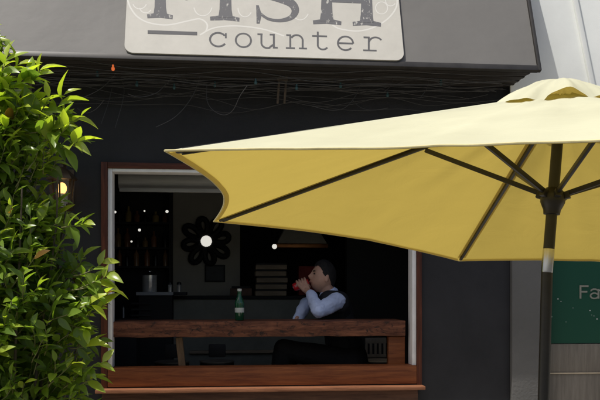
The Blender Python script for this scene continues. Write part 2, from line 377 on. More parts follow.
sd = MB()
sd.bar(A(AX1+.012,-.03,.0), A(AX1+.012,TL,.0), .02, .03, nrm, .003)
sd.build('side_frame', M['lip'], aw)
sd = MB(); sd.hexa([Vector((AX1-.006, AY+.03, AZ+.004)), Vector((AX1+.002, AY+.03, AZ+.004)), Vector((AX1+.002, -.002, AZ+.004)), Vector((AX1-.006, -.002, AZ+.004)),
                    Vector((AX1-.006, -.006, AZ+AT)), Vector((AX1+.002, -.006, AZ+AT)), Vector((AX1+.002, -.002, AZ+AT)), Vector((AX1-.006, -.002, AZ+AT))])
sd.build('side_panel', M['lip'], aw)
so = MB(); ns = 9
for i in range(ns):
    ya, yb = AY+.03+(-.004-AY-.03)*i/ns, AY+.03+(-.004-AY-.03)*(i+1)/ns
    so.box(AX0, ya+.004, AZ-.012-.004*(i%2), AX1-.01, yb-.002, AZ+.0)
so.build('soffit', M['soffit'], aw)

# sign on the awning: letters drawn on the slope. Q = photograph pixel carried onto the awning plane
def Q(px, py):
    d = ray(px, py); t = (Vector((0,AY,AZ))-EYE).dot(nrm)/d.dot(nrm); p = EYE+d*t
    return p.x, (p-Vector((0,AY,AZ))).dot(up_s)
def plate(mb, poly, o0, o1):             # extruded polygon on the slope, poly in (x, t)
    fr = [mb.bm.verts.new(A(x,t,o1)) for x, t in poly]; bk = [mb.bm.verts.new(A(x,t,o0)) for x, t in poly]; n = len(poly)
    f = mb.bm.faces.new(fr); mb.bm.faces.new(bk[::-1])
    for i in range(n): mb.bm.faces.new([fr[i], bk[i], bk[(i+1)%n], fr[(i+1)%n]])
    return f
sx0, st0 = Q(124.5,54.8); sx1, _ = Q(403.8,63); st1 = st0+.64
_, stb = Q(270, 58.6); st0 = stb
sign = empty('shop_sign', A((sx0+sx1)/2, st0, .02), 'white rounded shop sign reading FISH counter on the grey awning', 'sign')
rr = .055; poly = []
for cx_, cy_, a0 in ((sx0+rr, st0+rr, PI), (sx1-rr, st0+rr, 1.5*PI), (sx1-rr, st1-rr, 0), (sx0+rr, st1-rr, .5*PI)):
    for k in range(9): poly.append((cx_+rr*math.cos(a0+k*PI/16), cy_+rr*math.sin(a0+k*PI/16)))
mb = MB(); plate(mb, poly, .008, .020); mb.build('board', M['sign_board'], sign)
layer = [0]
def stroke(mb, pts, w, base=.0195, th=.0011):
    """ribbon through 2-D points (x,t) with width w (number or list), slightly proud of the last one"""
    layer[0] += 1; o1 = base+th+.0001*(layer[0]%7)
    ws = w if isinstance(w, (list, tuple)) else [w]*len(pts); L_, R_ = [], []
    for i, p in enumerate(pts):
        a = Vector(pts[max(i-1,0)]); b = Vector(pts[min(i+1,len(pts)-1)]); d = (b-a).normalized(); n_ = Vector((-d.y, d.x))
        q = Vector(p); L_.append(q+n_*ws[i]/2); R_.append(q-n_*ws[i]/2)
    for i in range(len(pts)-1):
        a, b, c, d = L_[i], L_[i+1], R_[i+1], R_[i]
        f = [mb.bm.verts.new(A(v.x, v.y, o1)) for v in (d, c, b, a)]; k = [mb.bm.verts.new(A(v.x, v.y, base)) for v in (d, c, b, a)]
        mb.bm.faces.new(f)
        mb.bm.faces.new([f[0], k[0], k[1], f[1]]); mb.bm.faces.new([f[2], k[2], k[3], f[3]])
        if i == 0: mb.bm.faces.new([f[3], k[3], k[0], f[0]])
        if i == len(pts)-2: mb.bm.faces.new([f[1], k[1], k[2], f[2]])
def qs(pts): return [Q(*p) for p in pts]
pxm = abs(Q(270,50)[0]-Q(271,50)[0])     # metres per photograph pixel on the sign
def arc(cx, cy, rx, ry, a0, a1, n=22): return [(cx+rx*math.cos(math.radians(a0+(a1-a0)*i/n)), cy-ry*math.sin(math.radians(a0+(a1-a0)*i/n))) for i in range(n+1)]
def polyL(mb, pts, extra=0): 
    layer[0] += 1; plate(mb, [tuple(q) for q in qs(pts)], .0195, .0206+.0001*(layer[0]%7)+extra)
# large worn slab-serif word
big = MB()
def letter(m): 
    global big
    big.build('letter', M[m], sign); big = MB()
def yb(x): return 20.2+(x-160)*.036      # baseline in the photograph
CAPH = 49
def slab(x0, x1, foot=True, top=True, dy0=0, dy1=0):
    xm = (x0+x1)/2; b = yb(xm); t = b-CAPH
    polyL(big, [(x0,t+3),(x0+1.0,t+9),(x0,b-11),(x0-1.2,b-3),(x1+1.2,b-3),(x1,b-11),(x1-1.0,t+9),(x1,t+3)][::-1])
def serif(xa, xb, top=False):
    for_ = [(xa,yb(xa)-3.2),(xa+.4,yb(xa)+.6),((xa+xb)/2,yb((xa+xb)/2)-.4),(xb-.3,yb(xb)+.6),(xb,yb(xb)-3.2),((xa+xb)/2+5,yb((xa+xb)/2)-5),((xa+xb)/2-5,yb((xa+xb)/2)-5)]
    if top: for_ = [(x, 2*(yb(x)-CAPH/2)-y) for x, y in for_]
    polyL(big, for_)
# F
slab(154.8,166.2); serif(147.3,173); serif(147.3,170, True)
polyL(big, [(166,yb(166)-CAPH),(192,yb(192)-CAPH),(193,yb(192)-CAPH+14),(190,yb(192)-CAPH+14),(185,yb(185)-CAPH+5),(166,yb(166)-CAPH+4.5)])
polyL(big, [(166,yb(166)-27),(183,yb(183)-27),(185.5,yb(185)-33),(187.5,yb(187)-33),(187.5,yb(187)-19),(185.5,yb(185)-19),(183,yb(183)-23),(166,yb(166)-23)])
letter('ink_big')
# I
slab(219.5,231.5); serif(210,239.5); serif(210,239.5, True)
letter('ink_big')
# S
sb = yb(278)
spts = [(294,sb-38),(290,sb-44),(280,sb-47),(270,sb-46),(262,sb-40),(262,sb-33),(268,sb-28),(280,sb-24),(291,sb-19),(295,sb-12),(291,sb-5),(280,sb-1.8),(268,sb-3.5),(260,sb-9)]
def smooth(pts, n=5):
    out = []
    for i in range(len(pts)-1):
        p0 = pts[max(i-1,0)]; p1 = pts[i]; p2 = pts[i+1]; p3 = pts[min(i+2,len(pts)-1)]
        for k in range(n):
            t = k/n; out.append(tuple(.5*((2*b)+(-a+c)*t+(2*a-5*b+4*c-d)*t*t+(-a+3*b-3*c+d)*t**3) for a, b, c, d in zip(p0,p1,p2,p3)))
    out.append(pts[-1]); return out
sp = smooth(spts); n_ = len(sp)
stroke(big, qs(sp), [pxm*(3+8*math.sin(PI*min(1,max(0,(i/(n_-1)-.04)/.92)))**.8*(0.55+.45*math.cos(2*PI*(i/(n_-1)-.5)))) for i in range(n_)])
polyL(big, [(256,sb-17),(258.6,sb-17),(261.5,sb-8),(259.5,sb+1.2),(256.4,sb+1.2)]); polyL(big, [(297.5,sb-48),(300,sb-48),(300.4,sb-32),(297.8,sb-32),(293,sb-40)])
letter('ink_big')
# H
slab(320.5,332); slab(360.2,372); serif(312.5,341); serif(352,380.5); serif(312.5,341, True); serif(352,380.5, True)
polyL(big, [(331.5,yb(331)-27.5),(361,yb(361)-27.5),(361,yb(361)-22),(331.5,yb(331)-22)])
letter('ink_big')
# underline and small typewriter word
polyL(big, [(148,32.3),(197.2,34.0),(197.2,37.3),(148,35.8)]); big.build('underline', M['ink'], sign); big = MB()
W_ = 1.85*pxm
def yc(x): return 48.4+(x-218)*.029      # baseline of the small word
def S(pts, w=W_): stroke(big, qs([(x, yc(x)-h) for x, h in pts]), w)
def arc2(cx, ch, rx, rh, a0, a1, n=20): return [(cx+rx*math.cos(math.radians(a0+(a1-a0)*i/n)), ch+rh*math.sin(math.radians(a0+(a1-a0)*i/n))) for i in range(n+1)]
XH = 13.6; h2 = XH/2
S(arc2(218.2,h2,8.2,h2,38,325)); S([(225.8,XH-.2),(225.8,XH-5.2)], W_*.9); letter('ink')   # c
S(arc2(243.3,h2,7.6,h2,0,360,28)); letter('ink')   # o
S([(257.3,XH-.3),(262.4,XH-.3)]); S([(261.2,XH),(261.2,5)]); S(arc2(267,5,5.8,5.2,180,300)); S([(269.7,.9),(273.6,3.6)]); S([(273.6,XH+.5),(273.6,-.2)]); S([(269.5,XH-.3),(274,XH-.3)]); S([(273,.4),(277.5,.4)]); letter('ink')   # u
S([(286,XH-.3),(290.5,XH-.3)]); S([(290,XH+.4),(290,0)]); S([(285.6,.4),(294.6,.4)]); S(arc2(296.4,XH-5.2,5.9,5.2,155,0)); S([(302.3,XH-5.2),(302.3,0)]); S([(298.6,.4),(306.6,.4)]); letter('ink')   # n
S([(317.4,XH+4),(317.4,4.2)]); S(arc2(322.4,4.2,5,4.2,180,330)); S([(311.8,XH-.4),(326.6,XH-.4)]); letter('ink')   # t
S(arc2(345,h2,7.6,h2,0,318,26)); S([(337.6,h2),(352.4,h2)]); letter('ink')   # e
S([(363,XH-.3),(369,XH-.3)]); S([(368.2,XH+.4),(368.2,0)]); S([(362.6,.4),(376,.4)]); S(arc2(375,XH-6,6.8,6,170,35)); letter('ink')   # r
# pale decorative outlines printed behind the letters
def ribbon(mb, pts, w, o): 
    q = qs(pts)
    for i in range(len(q)-1):
        pass
    L_, R_ = [], []
    for i, p in enumerate(q):
        a = Vector(q[max(i-1,0)]); b = Vector(q[min(i+1,len(q)-1)]); d = (b-a).normalized(); n_ = Vector((-d.y,d.x)); L_.append(Vector(p)+n_*w/2); R_.append(Vector(p)-n_*w/2)
    l = [mb.bm.verts.new(A(v.x,v.y,o)) for v in L_]; r_ = [mb.bm.verts.new(A(v.x,v.y,o)) for v in R_]
    for i in range(len(q)-1): mb.bm.faces.new([l[i], l[i+1], r_[i+1], r_[i]])
hl = MB()
curves = [smooth([(128,2),(131,10),(138,19),(150,25),(168,27),(188,23),(200,21),(207,26),(206,33),(200,37)]),
          smooth([(396,-6),(396,8),(388,20),(374,29),(358,33),(340,31),(332,27)]),
          smooth([(200,37),(214,30),(236,28),(262,31),(284,38)]),
          arc(140,4,7,7,200,340), arc(146,9,6,6,190,330), arc(381,10,6,6,0,360), arc(390,3,5,5,150,330), arc(300,10,9,12,200,330), arc(245,10,7,9,180,330), arc(203,8,9,10,190,350)]
for i, c in enumerate(curves): ribbon(hl, c, pxm*(1.6 if i < 3 else 1.1), .0201+.00003*i)
hl.build('printed_flourish', M['sign_halo'], sign)

# ------------------------------------------------------------------ strings of bulbs and loose wire under the awning
def sag(a, b, s, n=16, wob=.006, seed=0):
    out = []
    for i in range(n+1):
        t = i/n; p = a.lerp(b, t); p = Vector(p)
        out.append(p+Vector((0, wob*noise.noise((t*6, seed, 3)), -s*4*t*(1-t)+wob*1.5*noise.noise((t*7, seed, 9)))))
    return out
zc = AZ-.016
rows = []
for k in range(12):
    Yk = -.40+.033*k
    za = zc-.012-.010*(k%4)
    rows.append((Vector((-1.75+.05*(k%3), Yk, za-.006*(k%2))), Vector((AX1-.05-.04*(k%4), Yk+.02*math.sin(k), za-.008*((k+1)%3))), .012+.011*(k%5)))
desc = ['closest to the front edge', 'second from the front edge', 'third from the front edge', 'fourth from the front edge', 'fifth from the front edge', 'sixth from the front edge', 'seventh from the front edge', 'sixth from the wall', 'fourth from the wall', 'third from the wall', 'second from the wall', 'closest to the wall']
desc[7] = 'fifth from the wall'
lightstrings = []
for k, (a, b, s_) in enumerate(rows):
    pts = sag(a, b, s_, 60, .03, k)
    ob = MB().tube(pts, .0022, 5).build('string_light', M['wire_dark' if k % 3 else 'wire'])
    tag(ob, 'thin slack light string under the awning, '+desc[k], 'string light', 'light strings under the awning'); lightstrings.append((ob, pts))
def bulb(px, py, k, m):
    ob, pts = lightstrings[k]
    d = ray(px, py); best = min(pts, key=lambda p: abs((p-EYE).dot(RGT)/(p-EYE).dot(FWD)-(px-300)/FOC))
    b = MB(); b.lathe(best+Vector((0,0,.004)), [(0,0),(.006,0),(.006,-.014),(.009,-.016),(.0105,-.024),(.008,-.033),(0,-.037)], 12); o = b.build('bulb', M[m], ob); return o
for px, py, k, m in ((111,64,0,'bulb_orange'),(51,66,1,'bulb_teal'),(44,62,3,'bulb_teal'),(93,71,5,'bulb_teal'),(135,74,7,'bulb_teal'),(177,76,7,'bulb_teal'),(218,77,8,'bulb_teal'),(251,70,2,'bulb_teal'),(300,72,4,'bulb_teal'),(342,73,6,'bulb_teal'),(392,76,9,'bulb_teal'),(440,76,5,'bulb_teal')):
    o = bulb(px, py, k, m)
    if m == 'bulb_orange': o['label'] = 'small orange bulb'
low = {0:'top', 1:'second from the top', 2:'third from the top', 4:'middle', 5:'third from the bottom', 7:'second from the bottom', 9:'bottom'}
for k in (0, 1, 2, 4, 5, 7, 9):
    y_ = -.14+.0105*k; z_ = zc-.035-.0145*k
    pts = sag(Vector((-1.7+.11*((k*5)%4), y_, z_+.012*math.sin(k*2))), Vector((AX1-.08-.12*((k*3)%5), y_+.01, z_-.012*math.cos(k*3))), .010+.012*(k%3), 60, .055, k+40)
    tag(MB().tube(pts, .0017, 5).build('net_wire', M['wire_dark']), 'faint slack wire strung across the dark wall under the awning, %s one' % low[k], 'wire', 'slack wires strung across the wall')
wires = [
 ([(118,68),(112,78),(100,89),(84,97),(72,100)], 'wire', 'grey wire curving down to the left from beside the orange bulb'),
 ([(183,66),(176,74),(166,84),(156,93),(140,97),(128,94)], 'wire', 'grey wire swinging left in a long hook below the sign underline'),
 ([(200,76),(194,93),(184,108),(172,119),(156,127)], 'wire', 'longest grey wire trailing down left below the sign'),
 ([(207,82),(207,100),(213,110),(224,115),(233,110),(240,96),(247,86)], 'wire', 'grey wire hanging in a wide loop below the small word'),
 ([(119,72),(124,88),(122,104),(115,128)], 'wire_dark', 'thin wire hanging nearly straight below the orange bulb'),
 ([(112,88),(108,104),(101,124)], 'wire_dark', 'short loose wire end left of the straight hanging wire'),
 ([(72,63),(70,72),(68,84)], 'wire', 'short wire drop near the top of the shrub'),
 ([(77,108),(86,113),(96,109),(104,100)], 'wire_dark', 'small shallow wire loop above the window corner'),
 ([(364,73),(361,84),(354,98),(344,108),(330,110),(312,106)], 'wire_dark', 'dark wire falling left below the last letter of the sign'),
 ([(352,99),(360,107),(372,110),(388,108)], 'wire_dark', 'dark shallow wire loop below the right end of the sign'),
 ([(394,75),(390,86),(384,92)], 'wire_dark', 'short dark wire drop at the right end of the sign'),
 ([(430,74),(427,88),(420,98)], 'wire_dark', 'short dark wire drop under the plain right part of the awning'),
]
for i, (pp, m, lab) in enumerate(wires):
    pts = [P(x, y, -.10-.03*(i%4)-.008*j) for j, (x, y) in enumerate(smooth(pp, 6))]
    tag(MB().tube(pts, .0022 if m == 'wire' else .0018, 5).build('hanging_wire', M[m]), lab, 'wire', 'loose wires under the awning')
def bracket(px, py, Y, label):
    b0 = P(px, py, Y); t = empty('wire_bracket', (b0.x, Y, AZ-.19), label, 'bracket', 'wooden brackets under the awning')
    for dx in (-.022, .022): MB().bar(Vector((b0.x+dx, Y, AZ-.014)), Vector((b0.x+dx-.012, Y+.02, AZ-.19)), .014, .012, Vector((0,1,0)), .002).build('prong', M['bracket'], t)
    MB().box(b0.x-.04, Y-.015, AZ-.05, b0.x+.03, Y-.008, AZ-.03, .002).build('crossbar', M['bracket'], t)
bracket(283, 85, -.16, 'brown two pronged bracket hanging under the small word on the sign')
bracket(28, 72, -.22, 'brown two pronged bracket hanging beside the top of the shrub')

# ------------------------------------------------------------------ wall lantern
lc = P(62, 190, -.13); LZ = lc.z
ln = empty('wall_lantern', (lc.x, -.13, LZ-.16), 'small bronze carriage lantern with a warm lit bulb beside the shrub', 'lantern')
MB().box(lc.x-.045, -.02, LZ-.10, lc.x+.045, -.001, LZ+.12, .006).build('backplate', M['bronze'], ln)
MB().tube([(lc.x, -.015, LZ+.09), (lc.x, -.05, LZ+.135), (lc.x, -.10, LZ+.15), (lc.x, -.13, LZ+.125)], .008, 8).build('arm', M['bronze'], ln)
rf = MB(); rf.lathe((lc.x, -.13, LZ), [(0,.135),(.012,.13),(.014,.115),(.035,.10),(.062,.075),(.082,.052),(.084,.044),(.0,.044)], 6, smooth=False, off=PI/6)
rf.build('roof', M['bronze'], ln)
cg = MB()
for k in range(6):
    a = k*PI/3+PI/6; c, s_ = math.cos(a), math.sin(a)
    cg.bar((lc.x+.070*c, -.13+.070*s_, LZ+.044), (lc.x+.054*c, -.13+.054*s_, LZ-.115), .008, .008)
cg.lathe((lc.x, -.13, LZ), [(0,-.115),(.06,-.115),(.062,-.128),(.03,-.142),(.012,-.15),(.01,-.165),(0,-.168)], 6, smooth=False, off=PI/6)
cg.build('cage', M['bronze'], ln)
gl = MB(); gl.lathe((lc.x, -.13, LZ), [(.066,.043),(.051,-.113)], 6, smooth=False, off=PI/6); gl.build('glass', M['lantern_glass'], ln)
MB().ell((lc.x, -.13, LZ-.005), .026, .026, .034).build('bulb', M['lantern_bulb'], ln)
MB().lathe((lc.x, -.13, LZ-.113), [(.012,0),(.012,.08),(0,.08)], 10).build('candle_tube', M['label'], ln)
ln.scale = (1.14, 1.1, 1.1)

# ------------------------------------------------------------------ shrub
SY = -1.1
shc = P(18, 300, SY)
shr = empty('leafy_shrub', (shc.x, SY, 0), 'tall dense green shrub with glossy pointed leaves left of the window', 'shrub')
prof = [(40,0),(66,5),(88,12),(102,26),(114,56),(130,84),(150,100),(166,90),(174,64),(196,64),(206,84),(230,98),(262,108),(285,130),(320,126),(345,122),(400,122),(450,118),(520,100),(580,60)]   # half width in pixels (from x=-20)
def half(py):
    for (a, wa), (b, wb) in zip(prof, prof[1:]):
        if a <= py <= b: return wa+(wb-wa)*(py-a)/(b-a)
    return 40
PXM = (P(1,300,SY)-P(0,300,SY)).length
leaves = MB(); tint = leaves.bm.verts.layers.float.new('tint'); twigs = MB()
def leaf(p, d, n, L, w, tv):
    d = d.normalized(); sd = d.cross(n)
    if sd.length < 1e-4: sd = d.orthogonal()
    sd.normalize(); n = sd.cross(d)
    rowsv = []; droop = rnd.uniform(.12,.5); fold = rnd.uniform(.25,.6); curl = rnd.uniform(-.15,.15)
    for t, ww in ((0,.06),(.16,.62),(.38,1.),(.62,.86),(.84,.44),(1,.0)):
        c = p+d*(L*t)-n*(droop*L*t*t)+sd*(curl*L*t*t); hw = w*ww/2
        if ww == 0: rowsv.append([leaves.bm.verts.new(c)])
        else: rowsv.append([leaves.bm.verts.new(c-sd*hw+n*hw*fold), leaves.bm.verts.new(c), leaves.bm.verts.new(c+sd*hw+n*hw*fold)])
    for A_, B_ in zip(rowsv, rowsv[1:]):
        if len(B_) == 3: q = [[A_[0],A_[1],B_[1],B_[0]],[A_[1],A_[2],B_[2],B_[1]]]
        else: q = [[A_[0],A_[1],B_[0]],[A_[1],A_[2],B_[0]]]
        for f_ in q: f = leaves.bm.faces.new(f_); f.smooth = True
    for r_ in rowsv:
        for v in r_: v[tint] = tv
def spray(p, d, length, nl, lsize, young):
    """a twig with alternate leaves and a tuft at its end"""
    d = d.normalized(); pts = [p]; q = p.copy(); dd = d.copy()
    for i in range(5): 
        dd = (dd+Vector((rnd.uniform(-.2,.2), rnd.uniform(-.2,.2), rnd.uniform(-.05,.22)))).normalized(); q = q+dd*length/5; pts.append(q.copy())
    twigs.tube(pts, [.0035,.003,.003,.0025,.002,.0015], 5)
    ang = rnd.uniform(0,6.28)
    for i in range(nl):
        t = .15+.85*i/(nl-1); k = min(4, int(t*5)); b = pts[k].lerp(pts[k+1], t*5-k); ax = (pts[k+1]-pts[k]).normalized()
        ang += 2.4; o = ax.orthogonal().normalized(); o.rotate(Matrix.Rotation(ang, 3, ax))
        ld = (o*(1.0-.35*t)+ax*(.35+.75*t)+Vector((0,0,-.1))).normalized()
        nn = (Vector((-.2,-.36,.85))+Vector((rnd.uniform(-.6,.6), rnd.uniform(-.6,.5), rnd.uniform(-.3,.2)))).normalized()
        L = lsize*rnd.choice((.5,.75,.9,1,1.1,1.2))*rnd.uniform(.9,1.1)*(1-.25*t)
        leaf(b, ld, nn, L, L*rnd.uniform(.36,.52), 0 if rnd.random() < .004 else min(1, max(.07, young*(.4+.75*t)+rnd.gauss(0,.15))))
nstem = 9
base = Vector((shc.x-.06, SY, 0)); trunk = MB()
for k in range(nstem):
    a = 2*PI*k/nstem; b0 = base+Vector((.07*math.cos(a), .07*math.sin(a), 0)); top = base+Vector((.30*math.cos(a+.3), .26*math.sin(a+.3), rnd.uniform(1.7,2.35)))
    pts = [b0.lerp(top, t)+Vector((.05*noise.noise((t*3,k,0)), .05*noise.noise((t*3,k,5)), 0)) for t in [i/9 for i in range(10)]]
    trunk.tube(pts, [.010*(1-.8*i/9)+.002 for i in range(10)], 7)
for i in range(1850):
    py = 44+ (560-44)*(rnd.random()**.92); hw = half(py)*PXM
    z = EYE.z+(HOR-py)/FOC*(SY-EYE.y)
    a = rnd.uniform(0, 2*PI); rr_ = rnd.random()**.42*rnd.uniform(.75,1.0)
    cx_ = shc.x-38*PXM
    ex, ey = math.cos(a), math.sin(a)
    p = Vector((cx_+hw*rr_*ex, SY+.78*hw*rr_*ey, z))
    outw = Vector((ex, ey, 0))
    d = outw*rnd.uniform(.3,1)+Vector((rnd.uniform(-.4,.4), rnd.uniform(-.4,.4), rnd.uniform(.1,1.1)))
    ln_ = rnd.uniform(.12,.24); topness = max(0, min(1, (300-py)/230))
    big_ = py < 150
    p = p-d.normalized()*ln_*.8
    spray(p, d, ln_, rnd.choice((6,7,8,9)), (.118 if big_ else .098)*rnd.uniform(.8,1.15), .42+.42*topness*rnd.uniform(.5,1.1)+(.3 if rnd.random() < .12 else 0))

# named outer shoots that break the outline in the photograph
for px, py, dx, dz, L in ((16,74,.9,.35,.15),(12,98,.85,.3,.16),(34,112,.7,.7,.17),(48,104,.6,.9,.16),(20,87,.95,.2,.16),(8,64,.8,.9,.14),(4,92,.9,.3,.14),(22,106,.5,.9,.15),(64,104,.55,.8,.2),(76,124,.9,.35,.18),(104,284,.9,.2,.2),(106,300,.95,-.1,.2),(100,322,.9,-.1,.18),(98,368,.9,.1,.18),(10,300,.8,.4,.2),(20,330,.8,.3,.2),(58,112,.45,.85,.20),(56,128,.95,.15,.2),(68,138,.9,.1,.16),(78,150,.9,-.1,.12),(98,272,.9,.15,.16),(96,292,.95,-.05,.18),(88,312,.9,-.1,.14),(92,350,.9,-.05,.14),(92,385,.9,.1,.12),(40,76,.7,.5,.1),(84,330,.8,-.3,.12),(80,225,.8,.1,.12)):
    p = P(px, py, SY-.15); d = Vector((dx, -.2, dz)).normalized(); spray(p-d*L*.8, d, L, 8, .135 if py < 160 else .11, .85 if py < 160 else .65)
tm = bpy.data.meshes.new('twig'); twigs.bm.to_mesh(tm); twigs.bm.free(); nleaf = len(leaves.bm.faces); leaves.bm.from_mesh(tm)
leaves.bm.faces.ensure_lookup_table()
for i in range(nleaf, len(leaves.bm.faces)): leaves.bm.faces[i].material_index = 1
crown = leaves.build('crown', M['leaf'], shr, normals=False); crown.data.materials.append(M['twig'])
trunk.build('trunk', M['bark'], shr)

# ------------------------------------------------------------------ patio umbrella
hub = Vector((1.0568, -2.741, 1.8487))
tilt = Matrix.Rotation(-YAW, 3, 'Z') @ Matrix(((.9956,-.0039,.0931),(0,.9991,.0415),(-.0932,-.0414,.9948)))
PH = 3.6834; UR = 1.3225; UA = .343; UD = .4474; NR = 6; SS = .339
def U(x, y, z): return hub + tilt @ Vector((x, y, z))
def utip(k): a = PH+2*PI*k/NR; return Vector((UR*math.cos(a), UR*math.sin(a), UA-UD))
jt = U(0,0,-.20)
foot = Vector((jt.x-.045, jt.y+.004, 0))
um = empty('patio_umbrella', foot, 'yellow market umbrella with black pole and ribs tilted in front of the window', 'umbrella')
apex = Vector((0,0,UA))
ca = MB()
nu, nv = 28, 30
for k in range(NR):
    t0, t1 = utip(k), utip(k+1); gridv = []
    for j in range(nv+1):
        v = .03+.97*j/nv; row = []
        for i in range(nu+1):
            u = i/nu; e = t0.lerp(t1, u); b_ = 4*u*(1-u)
            inward = .085*b_*v**3
            c = apex.lerp(e, v); flat = Vector((c.x, c.y, 0))
            c = c - flat.normalized()*inward*1.0
            c.z += -.020*b_*v*(1-v)*4*.6 + .5*inward*.35
            wr = noise.noise((u*2.2+k*7, v*1.3, 2))*.020*b_ + noise.noise((u*9+k*3, v*2.0, 7))*.008*min(1,b_*1.5)
            wr += .011*math.exp(-((u-.5+.06*math.sin(v*3+k))/.035)**2)*v          # pressed fold down the middle
            row.append(ca.bm.verts.new(U(c.x, c.y, c.z+wr*(1-.8*v**7))))
        gridv.append(row)
    for j in range(nv):
        for i in range(nu): f = ca.bm.faces.new([gridv[j][i], gridv[j+1][i], gridv[j+1][i+1], gridv[j][i+1]]); f.smooth = True
    edge_pts = None
bmesh.ops.remove_doubles(ca.bm, verts=ca.bm.verts, dist=.0012)
bound = [e for e in ca.bm.edges if len(e.link_faces) == 1]
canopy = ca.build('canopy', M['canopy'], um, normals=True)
# make sure the outer side faces up
if sum(p.normal.z*p.area for p in canopy.data.polygons) < 0: canopy.data.flip_normals()
# doubled hem and the seams that run beside each rib, on the underside
hs = MB()
def csurf(k, u, v):
    t0, t1 = utip(k), utip(k+1); e = t0.lerp(t1, u); b_ = 4*u*(1-u); c = apex.lerp(e, v); fl = Vector((c.x,c.y,0)); iw = .085*b_*v**3
    c = c-fl.normalized()*iw; wr = noise.noise((u*2.2+k*7, v*1.3, 2))*.020*b_+noise.noise((u*9+k*3, v*2.0, 7))*.008*min(1,b_*1.5)+.011*math.exp(-((u-.5+.06*math.sin(v*3+k))/.035)**2)*v
    c.z += -.020*b_*v*(1-v)*4*.6+.5*iw*.35+wr*(1-.8*v**7)-.0035
    return U(*c)
for k in range(NR):
    for i in range(36):
        u0, u1 = .01+.98*i/36, .01+.98*(i+1)/36; hs.face([csurf(k,u0,.982), csurf(k,u1,.982), csurf(k,u1,.997), csurf(k,u0,.997)])
    for sgn in (0, 1):
        for j in range(24):
            v0, v1 = .1+.87*j/24, .1+.87*(j+1)/24; w0, w1 = .016/max(.1,v0), .016/max(.1,v1)
            ua, ub = (.001, w0) if not sgn else (1-w0, .999); uc, ud = (.001, w1) if not sgn else (1-w1, .999)
            hs.face([csurf(k,ua,v0), csurf(k,ub,v0), csurf(k,ud,v1), csurf(k,uc,v1)])
he = MB()
for k in range(NR): he.tube([csurf(k, i/60, 1.0)+tilt @ Vector((0,0,.0035)) for i in range(61)], .0026, 6)
he.build('hem', M['hem'], canopy)
hs.bm.normal_update()
bmesh.ops.reverse_faces(hs.bm, faces=[f for f in hs.bm.faces if f.normal.dot(tilt @ Vector((0,0,1))) < 0])
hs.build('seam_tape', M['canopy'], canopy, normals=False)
# vent cap with wavy loose edge
LOBE = [.22,.80,.45,.8,.3,.9,.5,.7,.4,.8,.5,.25]
vc = MB(); VR = .252; nvu = 24; rings = []
for j in range(11):
    v = j/10; ring = []
    for i in range(NR*nvu):
        a = PH+2*PI*i/(NR*nvu); u = (i % nvu)/nvu
        cosr = math.cos(PI/NR)/math.cos(((a-PH) % (2*PI/NR))-PI/NR); r_ = VR*v*(.35+.65*cosr) + .006*v*math.sin(i*1.1)
        z = UA+.040-.132*v**1.75 + .046*LOBE[int(i/nvu*2) % 12]*v**2.4*abs(math.sin(2*PI*u))**.9+.010*noise.noise((i*.16, v*3, 0))*v
        ring.append(vc.bm.verts.new(U(r_*math.cos(a), r_*math.sin(a), z)) if j or i == 0 else ring[0])
    rings.append(ring)
for j in range(10):
    n_ = NR*nvu
    for i in range(n_):
        q = [rings[j][i], rings[j+1][i], rings[j+1][(i+1)%n_], rings[j][(i+1)%n_]]
        if j == 0: q = [rings[0][0], rings[1][i], rings[1][(i+1)%n_]]
        f = vc.bm.faces.new(q); f.smooth = True
vent = vc.build('vent_cap', M['canopy'], um)
if sum(p.normal.z*p.area for p in vent.data.polygons) < 0: vent.data.flip_normals()
# ribs and struts
for k in range(NR):
    t = utip(k); d = (t-apex).normalized(); off = Vector((0,0,-.014))
    a0, a1 = apex+d*.04+off, t-d*.045+Vector((0,0,-.008))
    rb = MB().bar(U(*a0), U(*a1), .011, .017, tilt @ Vector((0,0,1)), .002).build('rib', M['dark_metal'], um)
    MB().capsule(U(*(t-d*.075+Vector((0,0,-.009)))), U(*(t-d*.034+Vector((0,0,-.006)))), .0085, .006, 8).build('tip_cap', M['dark_metal'], rb)
    at_ = apex.lerp(t, SS)+Vector((0,0,-.026)); h0 = Vector((.040*math.cos(PH+2*PI*k/NR), .040*math.sin(PH+2*PI*k/NR), .012))
    MB().bar(U(*h0), U(*at_), .011, .016, tilt @ Vector((0,0,1)), .002).build('strut', M['dark_metal'], um)
hb = MB(); up_u = tilt @ Vector((0,0,1))
hb.lathe(U(0,0,0), [(.0185,-.056),(.026,-.055),(.028,-.04),(.033,-.03),(.039,-.016),(.040,.002),(.036,.016),(.028,.024),(.024,.03),(.0185,.031)], 24, up_u)
for k in range(NR):
    a = PH+2*PI*k/NR; hb.bar(U(.030*math.cos(a), .030*math.sin(a), .004), U(.052*math.cos(a), .052*math.sin(a), .010), .020, .024, up_u, .003)
hb.build('runner_hub', M['dark_metal'], um)
hb = MB(); hb.lathe(U(0,0,UA-.05), [(.0185,-.02),(.03,-.018),(.045,0),(.045,.016),(0,.022)], 20, up_u); hb.build('crown_hub', M['dark_metal'], um)
MB().tube([U(0,0,UA-.05), U(0,0,-.168)], .0178, 20).build('upper_pole', M['dark_metal'], um)
MB().lathe(U(0,0,-.168), [(0,0),(.0185,0),(.0188,-.004),(.0188,-.072),(.0182,-.076),(0,-.076)], 24, up_u).build('tilt_joint', M['chrome'], um)
jb = U(0,0,-.2435); pl = MB(); pl.tube([jb, jb.lerp(foot, .04), jb.lerp(foot, .06), foot+Vector((0,0,.02))], [.0182, .0182, .0182, .0182], 20)
pl.build('lower_pole', M['dark_metal'], um)
